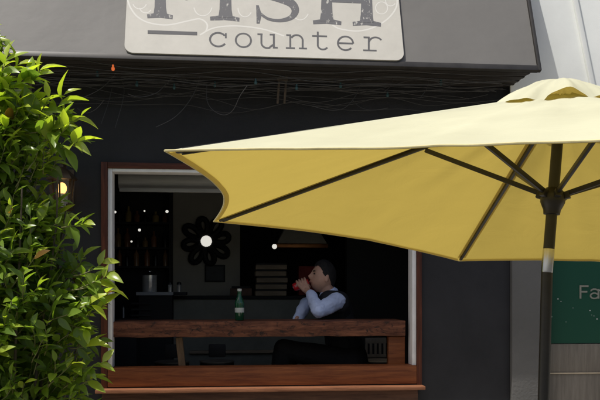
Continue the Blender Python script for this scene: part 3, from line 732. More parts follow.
MB().lathe(foot, [(0,0),(.26,0),(.265,.02),(.25,.045),(.05,.07),(.035,.09),(.032,.32),(.0185,.325)], 32).build('base', M['dark_metal'], um)

# ------------------------------------------------------------------ bar rail in the window
bz0, bz1 = P(250,337.5,.06).z, P(250,321.3,.06).z
bx0, bx1 = P(112,330,.06).x, P(405,330,.06).x
rail = empty('window_bar', ((bx0+bx1)/2, .2, zpl), 'stained reclaimed timber bar rail inside the open window', 'bar rail')
tp = MB(); nseg = 40; v0 = []
for i in range(nseg+1):
    x = bx0+(bx1-bx0)*i/nseg; d0 = .006*noise.noise((i*.4,0,0)); d1 = .005*noise.noise((i*.35,4,0)); d2 = .004*noise.noise((i*.5,8,0))
    v0.append([tp.bm.verts.new(p) for p in ((x,.055+d2,bz0+.005+d0),(x,.050+d2,bz0+.014+d0),(x,.050-d2,bz1-.006+d1),(x,.056-d2,bz1+d1),(x,.41,bz1+d1*.5),(x,.41,bz0+d0))])
for a, b in zip(v0, v0[1:]):
    for k in range(6): tp.bm.faces.new([a[k], a[(k+1)%6], b[(k+1)%6], b[k]])
tp.bm.faces.new(v0[0]); tp.bm.faces.new(v0[-1][::-1])
tp.build('bar_top', M['beam'], rail)
pa, pb = P(177.5,339,.14), P(182,368,.14)
MB().bar(Vector((pa.x+.01, .14, bz0-.001)), Vector((pb.x+.008, .14, zpl-.06)), .045, .05, Vector((0,1,0)), .004).build('post', M['post_wood'], rail)
MB().box(P(388.5,350,.09).x, .09, zpl-.05, P(405,350,.09).x, .15, bz0-.001, .004).build('post', M['sill_wood'], rail)

# bottle on the bar
bp = P(239.5, 319.5, .14); bo = empty('beer_bottle', (bp.x, .14, bz1+.003), 'green glass bottle with a pale label standing on the window bar', 'bottle')
bh = 32*5.36/790*1.0
MB().lathe((bp.x,.14,bz1+.003), [(0,0),(.027,0),(.0305,.004),(.031,.115),(.029,.130),(.020,.150),(.0145,.165),(.013,.200),(.0145,.203),(.0145,.211),(0,.211)], 24).build('body', M['bottle_green'], bo)
lb = MB(); lb.lathe((bp.x,.14,bz1+.003), [(.0314,.054),(.0316,.056),(.0316,.083),(.0314,.085)], 24); lb.build('label', M['label'], bo)
MB().lathe((bp.x,.14,bz1+.003), [(.0148,.197),(.0150,.2),(.0150,.213),(0,.215)], 18).build('neck_foil', M['label'], bo)

# ------------------------------------------------------------------ stools
def stool(name, loc, label, seat_h, back, grp, slatted=False):
    x, y, z = loc; t = empty(name, loc, label, 'stool', grp); rs = .13
    MB().lathe((x,y,z), [(0,seat_h-.05),(rs*.9,seat_h-.05),(rs,seat_h-.03),(rs*.97,seat_h-.0126)], 28).build('seat', M['black'], t)
    MB().lathe((x,y,z), [(rs*.97,seat_h-.0125),(rs*1.02,seat_h-.011),(rs*1.01,seat_h-.002),(rs*.91,seat_h),(0,seat_h+.003)], 28).build('seat_pad', M['seat_tan'] if slatted else M['seat_dark'] if back else M['black'], t)
    for sx in (-1, 1):
        for sy in (-1, 1): MB().tube([(x+sx*.10,y+sy*.10,z+seat_h-.05),(x+sx*.17,y+sy*.17,z)], .013, 8).build('leg', M['dark_metal'], t)
    rg = MB(); q = [(x+sx*.145, y+sy*.145, z+.24) for sx, sy in ((-1,-1),(1,-1),(1,1),(-1,1))]
    for a, b in zip(q, q[1:]+q[:1]): rg.tube([a, b], .008, 6)
    rg.build('footrest', M['dark_metal'], t)
    if slatted:
        b = MB(); b.box(x-.085, y+.13, seat_h+z+.115, x+.085, y+.150, seat_h+z+.16, .004); b.box(x-.085, y+.13, seat_h+z+.004, x+.085, y+.150, seat_h+z+.03, .004)
        for k in range(5): b.box(x-.084+.0365*k, y+.132, seat_h+z+.028, x-.064+.0365*k, y+.148, seat_h+z+.118, .002)
        b.build('backrest', M['chair_wood'], t)
    elif back: MB().box(x-.065, y+.12, seat_h+z+.012, x+.065, y+.15, seat_h+z+.115, .012).build('backrest', M['black'], t)
    return t
def on_floor(px, Y): p = P(px, 360, Y); return (p.x, Y, FZ)
def sh(px, py, Y): return P(px, py, Y).z-FZ
stool('bar_stool', on_floor(172,.75), 'black low backed bar stool left of the leaning post', sh(172,361,.75), True, 'black bar stools in the window')
stool('bar_stool', on_floor(217,.80), 'black low backed bar stool below the green bottle', sh(217,360.5,.80), True, 'black bar stools in the window')
stool('slat_back_stool', on_floor(379,.85), 'wooden slat backed bar stool beside the right window post', sh(379,359.5,.85), True, None, True)
stool('bar_stool', on_floor(347,.62), 'round bar stool under the seated man', P(347,372,.62).z-FZ-.02, False, 'black bar stools in the window')

# ------------------------------------------------------------------ seated man
def remesh(o, vox, sm=4): return bake(o, [('REMESH', dict(mode='VOXEL', voxel_size=vox, use_smooth_shade=True)), ('SMOOTH', dict(factor=.5, iterations=sm))])
HC = P(322.8, 277.0, .60)                                        # centre of the head
hm = Matrix((Vector((-.97,-.15,.19)).normalized(), Vector((.15,-.985,0)).normalized(), Vector((.19,.0,.98)).normalized())).transposed()   # columns: face, left ear, up
def Hd(f, l, u): return HC + hm @ Vector((f, l, u))
J = dict(pel=P(350,364,.62), bel=P(343,340,.62), che=P(335.5,311,.61), nb=P(330,296,.61), ls=P(337,301,.44), le=P(318.5,311.5,.27), lw=P(310.5,293.5,.47), rs=P(325,302,.78), re=P(306,304,.70), rw=P(297,321,.50),
         lh=P(352,362,.52), lk=P(283,349,.43), la=P(277,395,.46), rh=P(350,364,.72), rk=P(289,352,.76), ra=P(288,398,.72))
body = MB()
# head: shaped sphere
hb_ = bmesh.ops.create_uvsphere(body.bm, u_segments=40, v_segments=28, radius=1)
def G(x, s): return math.exp(-(x/s)**2)
for v in hb_['verts']:
    f, l, u = v.co.x, v.co.y, v.co.z
    F, L_, Uu = f*.086, l*.074, u*.118
    if f > 0:
        F += .010*G(u+.55, .3)*f                               # jaw forward
        F += .027*G(l, .16)*G(u+.14, .13)*f + .010*G(l, .12)*G(u-.05, .12)*f  # nose
        F -= .007*G(abs(l)-.36, .15)*G(u-.08, .10)*f           # eye sockets
        F += .005*G(u-.26, .10)*f*G(l, .55)                     # brow
        F += .007*G(l, .26)*G(u+.46, .07)*f; F -= .004*G(l, .3)*G(u+.56, .05)
        F += .006*G(l, .25)*G(u+.78, .14)
    L_ *= 1-.22*max(0, -u)**1.3
    if f < 0: F *= 1+.10*G(u-.2, .5)
    if u < -.6 and f < 0: F *= .8
    v.co = Hd(F, L_, Uu)
for s_ in (-1, 1): body.ell(Hd(-.012, s_*.075, -.008), .017, .008, .030, 12, hm)          # ears
body.capsule(J['nb']+Vector((.01,0,-.03)), Hd(-.03,0,-.06), .056, .053)
body.capsule(J['nb'], J['che'], .07, .10); body.capsule(J['che'], J['pel'], .10, .11)
body.capsule(J['ls'], J['rs'], .055, .055)
for s, e, w_ in (('ls','le','lw'), ('rs','re','rw')):
    body.capsule(J[s], J[e], .046, .038); body.capsule(J[e], J[w_], .038, .026)
for h, k, a in (('lh','lk','la'), ('rh','rk','ra')):
    body.capsule(J[h], J[k], .075, .052); body.capsule(J[k], J[a], .052, .036); body.capsule(J[a], J[a]+Vector((-.17,0,-.05)), .036, .028)
# can: axis from the mouth to the left and slightly down
mouth = Hd(.094, 0, -.054); can_b = P(289.5, 289.2, .60); cax = (can_b-mouth).normalized(); can_L = .120; c0 = mouth+cax*.006
# left hand wrapped round the can near the mouth
side = Vector((0,-1,0)); side = (side-cax*side.dot(cax)).normalized(); vert = cax.cross(side)
if vert.z < 0: vert = -vert
CR = .031
hc = c0+cax*.050+side*(CR+.012)-vert*.022
body.capsule(J['lw'], hc-vert*.012, .026, .022)
for i in range(4):                                              # palm
    body.capsule(c0+cax*(.022+.019*i)+side*(CR+.010)+vert*.006, J['lw'].lerp(hc, .55)+cax*(.010*(i-1.5)), .0105, .014)
for i in range(4):                                              # four fingers curling over the top to the far side
    al = .018+.021*i; ln_f = (1.5,1.75,1.7,1.35)[i]; pts = []
    for q in range(6):
        a = .1+ln_f*1.35*q/5; pts.append(c0+cax*al+(side*math.cos(a)+vert*math.sin(a))*(CR+.0085))
    for a_, b_, q in zip(pts, pts[1:], range(5)): body.capsule(a_, b_, .0084-.0004*q, .0082-.0004*q, 10)
thp = [hc-vert*.004-cax*.02, c0+cax*.012+side*(CR*.9+.008)-vert*.020, c0+cax*.006+side*(CR*.35)-vert*(CR+.004), c0+cax*.010-side*.010-vert*(CR+.009)]
for a_, b_, q in zip(thp, thp[1:], range(3)): body.capsule(a_, b_, .0115-.001*q, .0105-.001*q, 10)
# right hand, relaxed behind the bar
rhd = (J['rw']-J['re']).normalized(); rs_ = rhd.cross(Vector((1,0,0))).normalized()
for i in range(4):
    b0 = J['rw']+rs_*(.017*(i-1.5)); body.capsule(b0, b0+rhd*.075, .016, .011)
    f0 = b0+rhd*.075; f1 = f0+(rhd+Vector((.25,0,-.1))).normalized()*(.036,.042,.039,.030)[i]; f2 = f1+(rhd+Vector((.7,0,-.3))).normalized()*.028
    body.capsule(f0, f1, .0092, .0085, 10); body.capsule(f1, f2, .0085, .0072, 10)
body.capsule(J['rw']+rhd*.02-rs_*.02, J['rw']+rhd*.065-rs_*.05+Vector((-.02,0,0)), .012, .009, 10)
man = body.build('person', M['skin'], loc=J['pel'])
remesh(man, .0036, 2); man.data.materials.clear(); man.data.materials.append(M['skin'])
tag(man, 'man in a pale blue shirt and black vest drinking from a red can', 'person')
# clothes
sh_ = MB(); J2 = J
sh_.capsule(J['che'], J['bel'], .110, .112); sh_.capsule(J['bel'], J['pel'], .112, .12)
sh_.capsule(J['ls'].lerp(J['rs'],.1), J['rs'].lerp(J['ls'],.1), .070, .070); sh_.capsule(J['nb']+Vector((0,0,-.02)), J['che'], .085, .11)
sh_.capsule(J['ls'], J['ls'].lerp(J['le'],.5), .062, .060); sh_.capsule(J['ls'].lerp(J['le'],.5), J['le']+Vector((.002,0,.004)), .060, .046)
sh_.capsule(J['le'], J['le'].lerp(J['lw'],.55), .046, .042); sh_.capsule(J['le'].lerp(J['lw'],.55), J['lw'].lerp(J['le'],.06), .042, .035)
sh_.capsule(J['rs'], J['re'], .062, .050); sh_.capsule(J['re'], J['rw'], .050, .036)
cn = (Hd(-.03,0,-.06)-J['nb']).normalized()
for k in range(12):                                             # shirt collar
    a = 2*PI*k/12; o = cn.orthogonal().normalized(); o.rotate(Matrix.Rotation(a, 3, cn)); a2 = 2*PI*(k+1)/12; o2 = cn.orthogonal().normalized(); o2.rotate(Matrix.Rotation(a2, 3, cn))
    cbase = J['nb']+cn*.022; sh_.capsule(cbase+o*.062, cbase+o2*.062, .013, .013, 8); sh_.capsule(cbase+o*.058+cn*.018, cbase+o2*.058+cn*.018, .009, .009, 8)
shirt = sh_.build('shirt', M['shirt'], man)
remesh(shirt, .006, 3)
def ripple(o, fn):                                              # cloth folds
    nn = [v.normal.copy() for v in o.data.vertices]; cc = [v.co.copy() for v in o.data.vertices]
    for v, n_, c in zip(o.data.vertices, nn, cc): v.co = c+n_*fn(c)
    o.data.update()
ripple(shirt, lambda p: .006*noise.noise((p.x*10, p.y*10, p.z*20))+.006*abs(noise.noise((p.x*27, p.y*18, p.z*36))))
ve = MB()
ve.capsule(J['che'], J['bel'], .130, .132); ve.capsule(J['bel'], J['pel'], .132, .142)
for sgn, s in ((1,'ls'), (-1,'rs')):
    inn = J[s].lerp((J['ls']+J['rs'])/2, .27)
    ve.capsule(inn+Vector((.022,0,-.012)), inn+Vector((-.045,0,.0)), .086, .080); ve.capsule(inn+Vector((-.04,0,0)), J['che']+Vector((-.045,(-.05 if sgn > 0 else .05),-.01)), .070, .10)
    ve.capsule(inn+Vector((.022,0,-.012)), J['che']+Vector((.008,0,-.03)), .080, .125)
vest = ve.build('vest', M['vest'], man); remesh(vest, .006, 3)
ripple(vest, lambda p: .006*noise.noise((p.x*8, p.y*8, p.z*16)))
tr = MB()
for h, k, a in (('lh','lk','la'), ('rh','rk','ra')):
    tr.capsule(J[h], J[k], .098, .070); tr.capsule(J[k], J[a]+Vector((0,0,.05)), .068, .055)
tr.capsule(J['lh'], J['rh'], .115, .115)
trs = tr.build('trousers', M['trousers'], man); remesh(trs, .008, 3)
ripple(trs, lambda p: .008*noise.noise((p.x*8, p.y*12, p.z*12)))
for a in ('la','ra'): 
    s_ = MB().capsule(J[a]+Vector((.03,0,-.035)), J[a]+Vector((-.17,0,-.055)), .045, .040); remesh(s_.build('shoe', M['black_gloss'], man), .006, 2)
# hair: shell over the skull
ha = MB(); hv = bmesh.ops.create_uvsphere(ha.bm, u_segments=56, v_segments=36, radius=1)
kill = []
for v in hv['verts']:
    f, l, u = v.co.x, v.co.y, v.co.z
    line = .52 if f > .62 else (.52-(.62-f)*1.15 if f > .12 else (-.055 if f > -.22 else -.055-(-.22-f)*.85))
    nz = .16*noise.noise((f*9, l*9, u*9))
    if u < line+nz*.5-.02: kill.append(v); continue
    k = 1.07+.07*noise.noise((f*13, l*13, u*6))+.04*noise.noise((f*30, l*30, u*12))+.07*max(0, u)*max(0, f+.3)
    F = f*.086*(1.10 if f < 0 else 1.0)
    v.co = Hd(F*k, l*.074*k, u*.118*k)
bmesh.ops.delete(ha.bm, geom=kill, context='VERTS')
hair = ha.build('hair', M['hair'], man); bake(hair, [('SOLIDIFY', dict(thickness=.014, offset=-1)), ('SUBSURF', dict(levels=1))])
for s_ in (-1, 1):
    MB().ell(Hd(.076, s_*.030, .010), .008, .012, .006, 10, hm).build('eye', M['sclera'], man)
    MB().bar(Hd(.084, s_*.014, .028), Hd(.079, s_*.044, .030), .006, .008, Vector((0,0,1)), .001).build('eyebrow', M['hair'], man)
MB().ell(Hd(.091, 0, -.056), .007, .020, .007, 10, hm).build('lips', M['lip_skin'], man)
# the can
cn_ = empty('drink_can', c0, 'red drink can held to the seated man\'s mouth', 'can')
MB().lathe(c0, [(.0,.001),(.022,.001),(.025,.004),(.0305,.014),(.031,.018),(.031,can_L-.014),(.027,can_L-.004),(.0235,can_L)], 28, cax).build('body', M['red'], cn_)
MB().lathe(c0, [(0,can_L-.005),(.0215,can_L-.004),(.0238,can_L+.001),(.0232,can_L+.002),(.021,can_L-.003)], 28, cax).build('rim', M['chrome'], cn_)
wv = MB(); 
for i in range(12):
    t = i/11; al = .068+.034*t; a = .75-.55*t+.25*math.sin(t*5); a2 = a+.16+.16*math.sin(t*PI); 
    al2 = .068+.034*(i+1)/11
    if i < 11:
        tt = (i+1)/11; b = .75-.55*tt+.25*math.sin(tt*5); b2 = b+.16+.16*math.sin(tt*PI); pt = lambda L_, q: c0+cax*L_+(side*math.cos(q)+vert*math.sin(q))*.0314
        wv.face([pt(al,a), pt(al2,b), pt(al2,b2), pt(al,a2)])
wv.build('white_swash', M['label'], cn_)

# ------------------------------------------------------------------ back of the shop
CY = 2.0
cx0, cx1 = P(152,300,CY).x, P(346,300,CY).x; cz = P(230,296,CY).z
bc = empty('back_counter', ((cx0+cx1)/2, CY+.3, FZ), 'dark grey green panelled service counter across the back of the shop', 'counter')
MB().box(cx0, CY, FZ, cx1, CY+.6, cz-.03, .004).build('front_panel', M['back_counter'], bc)
MB().box(cx0-.02, CY-.03, cz-.029, cx1, CY+.62, cz, .004).build('countertop', M['interior'], bc)
zz = P(230,352,CY-.05).z; MB().box(P(190,352,CY).x, CY-.06, zz-.012, cx1-.05, CY-.001, zz+.012, .003).build('foot_rail', M['box_wood'], bc)
# left serving ledge with pot and shakers
LY = 1.75; lx0, lx1 = P(136,293,LY).x, P(173,293,LY).x; lz0, lz1 = P(150,295.4,LY).z, P(150,292.2,LY).z
sl = empty('serving_ledge', ((lx0+lx1)/2, LY+.15, FZ), 'pale narrow serving ledge under the steel pot', 'counter')
MB().box(lx0, LY, lz0, lx1, LY+.3, lz1, .003).build('ledge_top', M['pale_top'], sl)
MB().box(lx0+.02, LY+.03, FZ, lx1-.01, LY+.28, lz0-.001, .003).build('cabinet', M['interior'], sl)
for k, py in enumerate((303,309,315)):
    z_ = P(140,py,LY+.02).z; MB().box(P(131,py,LY).x, LY+.005, z_-.012, P(152,py,LY).x-.004, LY+.029, z_+.004).build('drawer_rail', M['black'], sl)
ppx = P(149.5,292,LY+.12); pr = 7.2/790*7.05; ph = P(149,273.5,LY+.12).z-lz1
pot = empty('stock_pot', (ppx.x, LY+.12, lz1+.001), 'lidded stainless steel pot on the pale ledge', 'pot')
MB().lathe((ppx.x, LY+.12, lz1+.001), [(0,0),(pr*.96,0),(pr,.006),(pr,ph*.86),(pr*1.03,ph*.87),(pr*1.03,ph*.9),(pr*.98,ph*.9),(0,ph*.9)], 36).build('body', M['steel'], pot)
MB().lathe((ppx.x, LY+.12, lz1+.001), [(pr*1.01,ph*.905),(pr*.95,ph*.93),(pr*.5,ph*1.0),(0,ph*1.01)], 36).build('lid', M['black_gloss'], pot)
MB().ell((ppx.x, LY+.12, lz1+ph*1.10), .022, .022, .016).build('knob', M['chrome'], pot)
for px, lab in ((170,'slim steel shaker just right of the pot'), (179,'slim steel shaker farther right of the pot')):
    p = P(px,292,LY+.12); hh = .095
    if px == 179: MB  # stands on the countertop of the back counter's extension
    s_ = empty('shaker', (p.x, LY+.12, lz1+.001), lab, 'shaker', 'shakers beside the pot')
    MB().lathe((p.x, LY+.12, lz1+.001), [(0,0),(.018,0),(.018,.06),(.02,.065)], 16).build('body', M['steel'], s_)
    MB().lathe((p.x, LY+.12, lz1+.001), [(.0205,.0655),(.021,.07),(.018,.085),(0,.092)], 16).build('cap', M['black_gloss'], s_)
# dark shelf to carry the second shaker
tag(MB().box(lx1+.002, LY+.03, lz0, P(186,293,LY).x, LY+.26, lz1, .002).build('wall_shelf', M['black']), 'short black shelf joining the pale ledge', 'shelf')
cp = P(123.5, 318, LY-.2)
cd = empty('taper_candle', (cp.x, LY-.2, cp.z), 'thin pale candle standing at the left edge of the window view', 'candle')
MB().lathe(cp, [(0,0),(.007,0),(.007,.085),(.002,.09),(0,.105)], 10).build('stick', M['pale_top'], cd); MB().lathe(cp+Vector((0,0,-.0)), [(0,-.006),(.02,-.006),(.022,-.001),(.0075,0)], 14).build('holder', M['black'], cd)
tag(MB().box(cp.x-.15, LY-.33, FZ, cp.x+.12, LY-.08, cp.z-.0065, .004).build('side_cabinet', M['interior']), 'low dark cabinet under the pale candle', 'cabinet')

# petal ornament on the pier, its white centre given emission
oc = P(206.3,241.3,PY-.03); sc = 7.75/790
orn = empty('flower_ornament', (oc.x, PY-.001, oc.z-.25), 'black open petal flower ornament with a round white glowing centre', 'wall lamp')
for k in range(8):
    a = 2*PI*k/8+.2; c, s_ = math.cos(a), math.sin(a); pts = []
    Lr = (25 if k % 2 else 23)*sc; r0 = 7*sc
    for q in range(21):
        t = 2*PI*q/20; rad = r0+(Lr-r0)*(.5-.5*math.cos(t)); wd = .054*math.sin(t)*(.55+.45*(.5-.5*math.cos(t)))
        pts.append((oc.x+c*rad-s_*wd, PY-.03-.012*(.5-.5*math.cos(t)), oc.z+s_*rad+c*wd))
    MB().tube(pts, .029, 8).build('petal', M['black'], orn)
MB().lathe((oc.x, PY-.002, oc.z), [(0,0),(.07,0),(.07,.03),(.06,.04),(0,.04)], 28, (0,-1,0)).build('hub', M['black'], orn)
gm = MB(); gm.lathe((oc.x, PY-.042, oc.z), [(.056,0),(.055,.008),(.045,.018),(.02,.024),(0,.025)], 28, (0,-1,0)); gm.build('globe', M['bulb_white'], orn)
fp = P(215,273.5,PY-.02)
fr = empty('framed_picture', (fp.x, PY-.001, fp.z-.09), 'small black framed picture hung under the flower ornament', 'picture')
MB().box(fp.x-.10, PY-.025, fp.z-.085, fp.x+.10, PY-.001, fp.z+.085, .004).build('frame', M['black'], fr)
MB().box(fp.x-.085, PY-.028, fp.z-.07, fp.x+.085, PY-.0255, fp.z+.07).build('print', mat('dark_print', (.012,.014,.02), .5, var=.5, vscale=14), fr)

# stacked boxes on the back counter
bxw = P(287,280,CY+.15).x-P(256,280,CY+.15).x; bx_ = P(256,280,CY+.15).x; nb = 5; hgt = (P(270,263,CY+.15).z-cz)/nb
words_ = ['bottom', 'second from the bottom', 'middle', 'second from the top', 'top']
for k in range(nb):
    t = empty('wooden_box', (bx_+bxw/2, CY+.25, cz+.001+hgt*k), 'flat wooden box, %s of the stack on the back counter' % words_[k], 'box', 'stacked wooden boxes')
    z_ = cz+.001+hgt*k; dx = .006*((k*37) % 3-1)
    MB().box(bx_+dx, CY+.15, z_, bx_+bxw+dx, CY+.4, z_+hgt*.72, .004).build('tray', M['box_wood'], t)
    MB().box(bx_+dx+.006, CY+.165, z_+hgt*.722, bx_+bxw+dx-.006, CY+.395, z_+hgt*.985, .003).build('lid', M['black'], t)
# low crate left of the boxes
lp = P(241,293,CY+.1)
cr = empty('small_crate', (lp.x, CY+.15, cz+.001), 'small low brown crate on the back counter beside the box stack', 'crate')
MB().box(lp.x-.10, CY+.1, cz+.001, lp.x+.10, CY+.25, cz+.07, .004).build('tray', mat('crate_brown', (.14,.08,.055), .8, var=.4, vscale=9), cr)
MB().box(lp.x-.085, CY+.115, cz+.0705, lp.x+.085, CY+.235, cz+.09, .006).build('contents', M['black'], cr)
# hood / pendant above
HY = 2.9; h0, h1 = P(278,249,HY), P(306,249,HY)
hd = empty('range_hood', ((h0.x+h1.x)/2, HY+.2, h0.z), 'grey metal range hood with a copper edge above the box stack', 'hood')
ht = P(290,235,HY).z; w2 = (h1.x-h0.x)
MB().hexa([Vector(p) for p in ((h0.x-.01,HY,h0.z+.06),(h1.x+.22,HY,h0.z+.06),(h1.x+.22,HY+.4,h0.z+.06),(h0.x-.01,HY+.4,h0.z+.06),(h0.x+.09,HY+.1,ht+.10),(h1.x+.12,HY+.1,ht+.10),(h1.x+.12,HY+.35,ht+.10),(h0.x+.09,HY+.35,ht+.10))], .006).build('canopy_body', M['hood'], hd)
MB().box(h0.x-.02, HY-.01, h0.z+.015, h1.x+.23, HY+.41, h0.z+.055, .004).build('rim', M['copper'], hd)
MB().box(h0.x+.10, HY+.12, ht+.101, h1.x+.10, HY+.34, IZ-.001, .004).build('duct', M['hood'], hd)
# red cooker pan / cloth behind the man's hand
rp = P(310,272,2.5)
rd = empty('red_cabinet', (rp.x, 2.6, cz+.002), 'dull red box standing behind the drinking man\'s hand', 'box')
MB().box(rp.x-.12, 2.42, cz+.002, rp.x+.14, 2.58, P(310,266,2.42).z, .012).build('case', M['dull_red'], rd)
MB().box(rp.x-.10, 2.412, cz+.03, rp.x+.12, 2.418, P(310,269,2.42).z, .004).build('door_panel', M['dull_red'], rd)

# shelves of bottles at the left, and small lit globes
SYY = 2.35; s0, s1 = P(100,250,SYY).x, P(171,250,SYY).x
su = empty('bottle_shelf', ((s0+s1)/2, SYY+.15, FZ), 'dark shelf unit of brown bottles left of the flower ornament', 'shelf unit')
MB().box(s0, SYY+.26, FZ, s1, SYY+.3, IZ-.02).build('back_panel', M['black'], su)
shz = [P(140,py,SYY).z for py in (222,247,266)]
for z_ in shz: MB().box(s0+.022, SYY, z_-.02, s1-.022, SYY+.258, z_, .003).build('shelf_board', M['interior'], su)
for x_ in (s0, s1-.02): MB().box(x_, SYY, FZ, x_+.02, SYY+.258, IZ-.02, .002).build('side_panel', M['interior'], su)
BR = random.Random(5); cnt = 0
ords = ['first', 'second', 'third', 'fourth', 'fifth', 'sixth', 'seventh', 'eighth']
for zi, z_ in enumerate(shz):
    for k in range(7):
        x_ = s0+.07+(s1-s0-.14)*k/6+BR.uniform(-.012,.012); h_ = BR.uniform(.09,.19); r_ = BR.uniform(.024,.034)
        b_ = MB(); b_.lathe((x_, SYY+.09+BR.uniform(-.02,.05), z_+.001), [(0,0),(r_,0),(r_,h_*.55),(r_*.8,h_*.66),(r_*.36,h_*.76),(r_*.36,h_),(0,h_)], 16)
        tag(b_.build('shelf_bottle', [M['bottle_brown'], M['black_gloss'], mat('amber_glass_%d%d' % (zi,k), (.30,.16+.03*(k%3),.07), .25, var=.3, vscale=9)][(k+zi) % 3]), '%s bottle from the left on the %s shelf behind the window' % (ords[k], ['upper','middle','lower'][zi]), 'bottle', 'bottles on the dark shelves')
globes = [(115,212,1.6,'small lit globe hanging at the far left of the window',0.0116),(144.5,211,2.2,'small dim lit globe above the middle of the bottle shelves',0.0082),(167,211.5,1.9,'small lit globe hanging beside the grey pier',0.0136),(139.5,230,1.8,'small lit globe hanging in front of the middle bottle shelf',0.0129),(131.5,241.5,2.1,'small lit globe hanging lowest in front of the bottles',0.0095),(274.5,246.5,1.6,'lit round globe hanging left of the range hood',0.0218)]
for px, py, Y, lab, r_ in globes:
    p = P(px, py, Y); t = empty('globe_pendant', (p.x, Y, p.z), lab, 'pendant lamp', 'small globe pendants inside')
    MB().ell(p, r_, n=16).build('globe', M['bulb_white'], t)
    MB().lathe(p, [(0,r_*1.35),(r_*.5,r_*1.35),(r_*.55,r_*.8),(0,r_*.8)], 12).build('socket', M['black'], t)
    MB().tube([p+Vector((0,0,r_*1.3)), Vector((p.x, Y, IZ-.001))], .002, 5).build('cord', M['black'], t)

# ------------------------------------------------------------------ neighbouring shop on the right
nbx0, nbx1 = XP+.001, 9.5
nb_ = empty('neighbour_building', ((nbx0+nbx1)/2, .2, 0), 'neighbouring shop front with grey plank base right of the pilaster', 'building')
NY = .05
zg0, zg1 = P(575,343.5,NY).z, 2.35
MB().box(nbx0, NY+.03, 0, nbx1, NY+.3, 4.6).build('wall', M['stucco'], nb_)
pk = MB(); pz = P(575,373,NY).z
pk.box(nbx0+.001, NY-.002, .0, nbx1, NY+.028, pz-.006, .002); pk.box(nbx0+.001, NY-.002, pz+.004, nbx1, NY+.028, zg0-.004, .002)
pk.build('plank_base', M['plank_tile'], nb_)
MB().box(nbx0+.001, NY-.010, pz-.005, nbx1, NY+.026, pz+.003, .001).build('metal_strip', M['seat_tan'], nb_)
gs = empty('green_signboard', ((nbx0+2.5), NY, zg0), 'dark green board with pale lettering starting Fa behind the umbrella pole', 'sign')
MB().box(nbx0+.004, NY+.002, zg0, nbx1-.1, NY+.026, zg1, .003).build('board', M['green_board'], gs)
fa = MB()
def vb(mb, pts, w, k):
    L_, R_ = [], []
    pts = [P(x, y, NY) for x, y in pts]
    pts = [Vector((p.x, p.z)) for p in pts]
    for i, p in enumerate(pts):
        d = (pts[min(i+1,len(pts)-1)]-pts[max(i-1,0)]).normalized(); n_ = Vector((-d.y, d.x)); L_.append(p+n_*w/2); R_.append(p-n_*w/2)
    y0, y1 = NY+.0019, NY-.004-.0004*k
    for i in range(len(pts)-1):
        c = [L_[i], L_[i+1], R_[i+1], R_[i]]; f = [mb.bm.verts.new((q.x, y1, q.y)) for q in c]; b = [mb.bm.verts.new((q.x, y0, q.y)) for q in c]
        mb.bm.faces.new(f)
        for a, b2 in ((0,1),(1,2),(2,3),(3,0)): mb.bm.faces.new([f[a], b[a], b[b2], f[b2]])
lw_ = .0125
vb(fa, [(580.3,285.3),(580.3,298.6)], lw_, 0); vb(fa, [(579.6,286.2),(588.3,286.2)], lw_*.9, 1); vb(fa, [(580.3,291.8),(587,291.8)], lw_*.9, 2)
vb(fa, [(598.3,289),(598.3,298.6)], lw_, 0); vb(fa, [(590.3,290.6)]+[(594.3+4.2*math.sin(math.radians(a)), 292.3-3.2*math.cos(math.radians(a))) for a in range(-60,91,25)], lw_*.85, 1)
vb(fa, [(594.2+3.9*math.cos(math.radians(a)), 295.8+2.7*math.sin(math.radians(a))) for a in range(0,361,24)], lw_*.8, 2)
fa.build('lettering', M['fa_letter'], gs)
fl = MB()  # tiny pale discs painted on as glints of reflected light
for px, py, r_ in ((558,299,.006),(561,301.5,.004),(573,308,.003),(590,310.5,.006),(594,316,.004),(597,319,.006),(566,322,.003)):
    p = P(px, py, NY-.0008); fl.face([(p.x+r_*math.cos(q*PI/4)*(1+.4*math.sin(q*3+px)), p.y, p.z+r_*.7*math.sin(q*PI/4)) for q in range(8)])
fl.build('painted_glints', M['label'], gs)
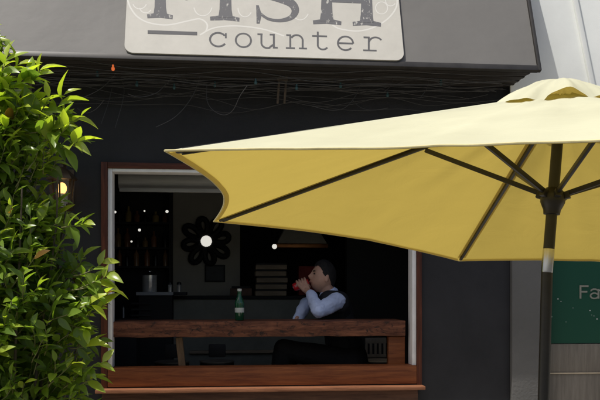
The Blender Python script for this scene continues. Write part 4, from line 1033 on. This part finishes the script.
# neighbour's white awning
NA_Y, NA_S = -.075, .035; na_z = 2.72
na = empty('white_fascia', ((nbx0+nbx1)/2, 0, na_z), 'white panelled fascia of the neighbouring shop behind the umbrella top', 'fascia')
nn_ = Vector((0,-1,NA_S)).normalized(); nu_ = Vector((0,NA_S,1)).normalized(); nax0 = XW-.02; nL = 1.7
def NA(x, t, o=0): return Vector((x, NA_Y, na_z))+nu_*t+nn_*o
mb = MB(); mb.hexa([NA(nax0,0,-.02), NA(nbx1,0,-.02), NA(nbx1,0,0), NA(nax0,0,0), NA(nax0,nL,-.02), NA(nbx1,nL,-.02), NA(nbx1,nL,0), NA(nax0,nL,0)], .003); mb.build('face_panel', M['stucco'], na)
def onNA(px, py):
    d = ray(px, py); t = (Vector((0,NA_Y,na_z))-EYE).dot(nn_)/d.dot(nn_); p = EYE+d*t; return p.x, (p-Vector((0,NA_Y,na_z))).dot(nu_)
a_, b_ = onNA(589,75), onNA(574,0)
dr = Vector((b_[0]-a_[0], b_[1]-a_[1])).normalized()
for k in range(5):
    ox = k*1.15
    MB().bar(NA(a_[0]+ox-dr.x*a_[1]/dr.y, .0, .014), NA(a_[0]+ox+dr.x*(nL-a_[1])/dr.y, nL-.01, .014), .030, .028, nn_, .004).build('seam_rib', M['stucco'], na)
MB().box(nax0+.01, NA_Y+.022, na_z-.03, nbx1, .08, na_z-.006).build('soffit', M['interior'], na)

# ------------------------------------------------------------------ light
wd = bpy.data.worlds.new('World'); scene.world = wd; wd.use_nodes = True; N = wd.node_tree.nodes; bg = N['Background']
EL, AZM = math.radians(64), math.radians(63)         # AZM: to the left of the wall's outward normal
sdir = Vector((-math.sin(AZM)*math.cos(EL), -math.cos(AZM)*math.cos(EL), math.sin(EL)))
sky = N.new('ShaderNodeTexSky'); sky.sky_type = 'NISHITA'; sky.sun_disc = False; sky.sun_elevation = EL; sky.sun_rotation = math.atan2(sdir.x, sdir.y)
wd.node_tree.links.new(sky.outputs[0], bg.inputs[0]); bg.inputs[1].default_value = .12
sky.dust_density = 4.0; sky.ozone_density = .3; sky.air_density = .8
sl_ = bpy.data.lights.new('sun', 'SUN'); sl_.energy = 4.8; sl_.angle = math.radians(.5); sl_.color = (1, .96, .89)
so_ = bpy.data.objects.new('sun', sl_); col.objects.link(so_); so_.rotation_euler = (-sdir).to_track_quat('-Z', 'Y').to_euler(); so_.location = (-3,-4,8)
vs = scene.view_settings; vs.view_transform = 'Standard'; vs.look = 'None'; vs.gamma = 1; vs.use_curve_mapping = False; vs.exposure = 0
for o in list(bpy.data.objects):
    if '_w' in o: del o['_w']
scene.cycles.max_bounces = 8; scene.cycles.use_denoising = True
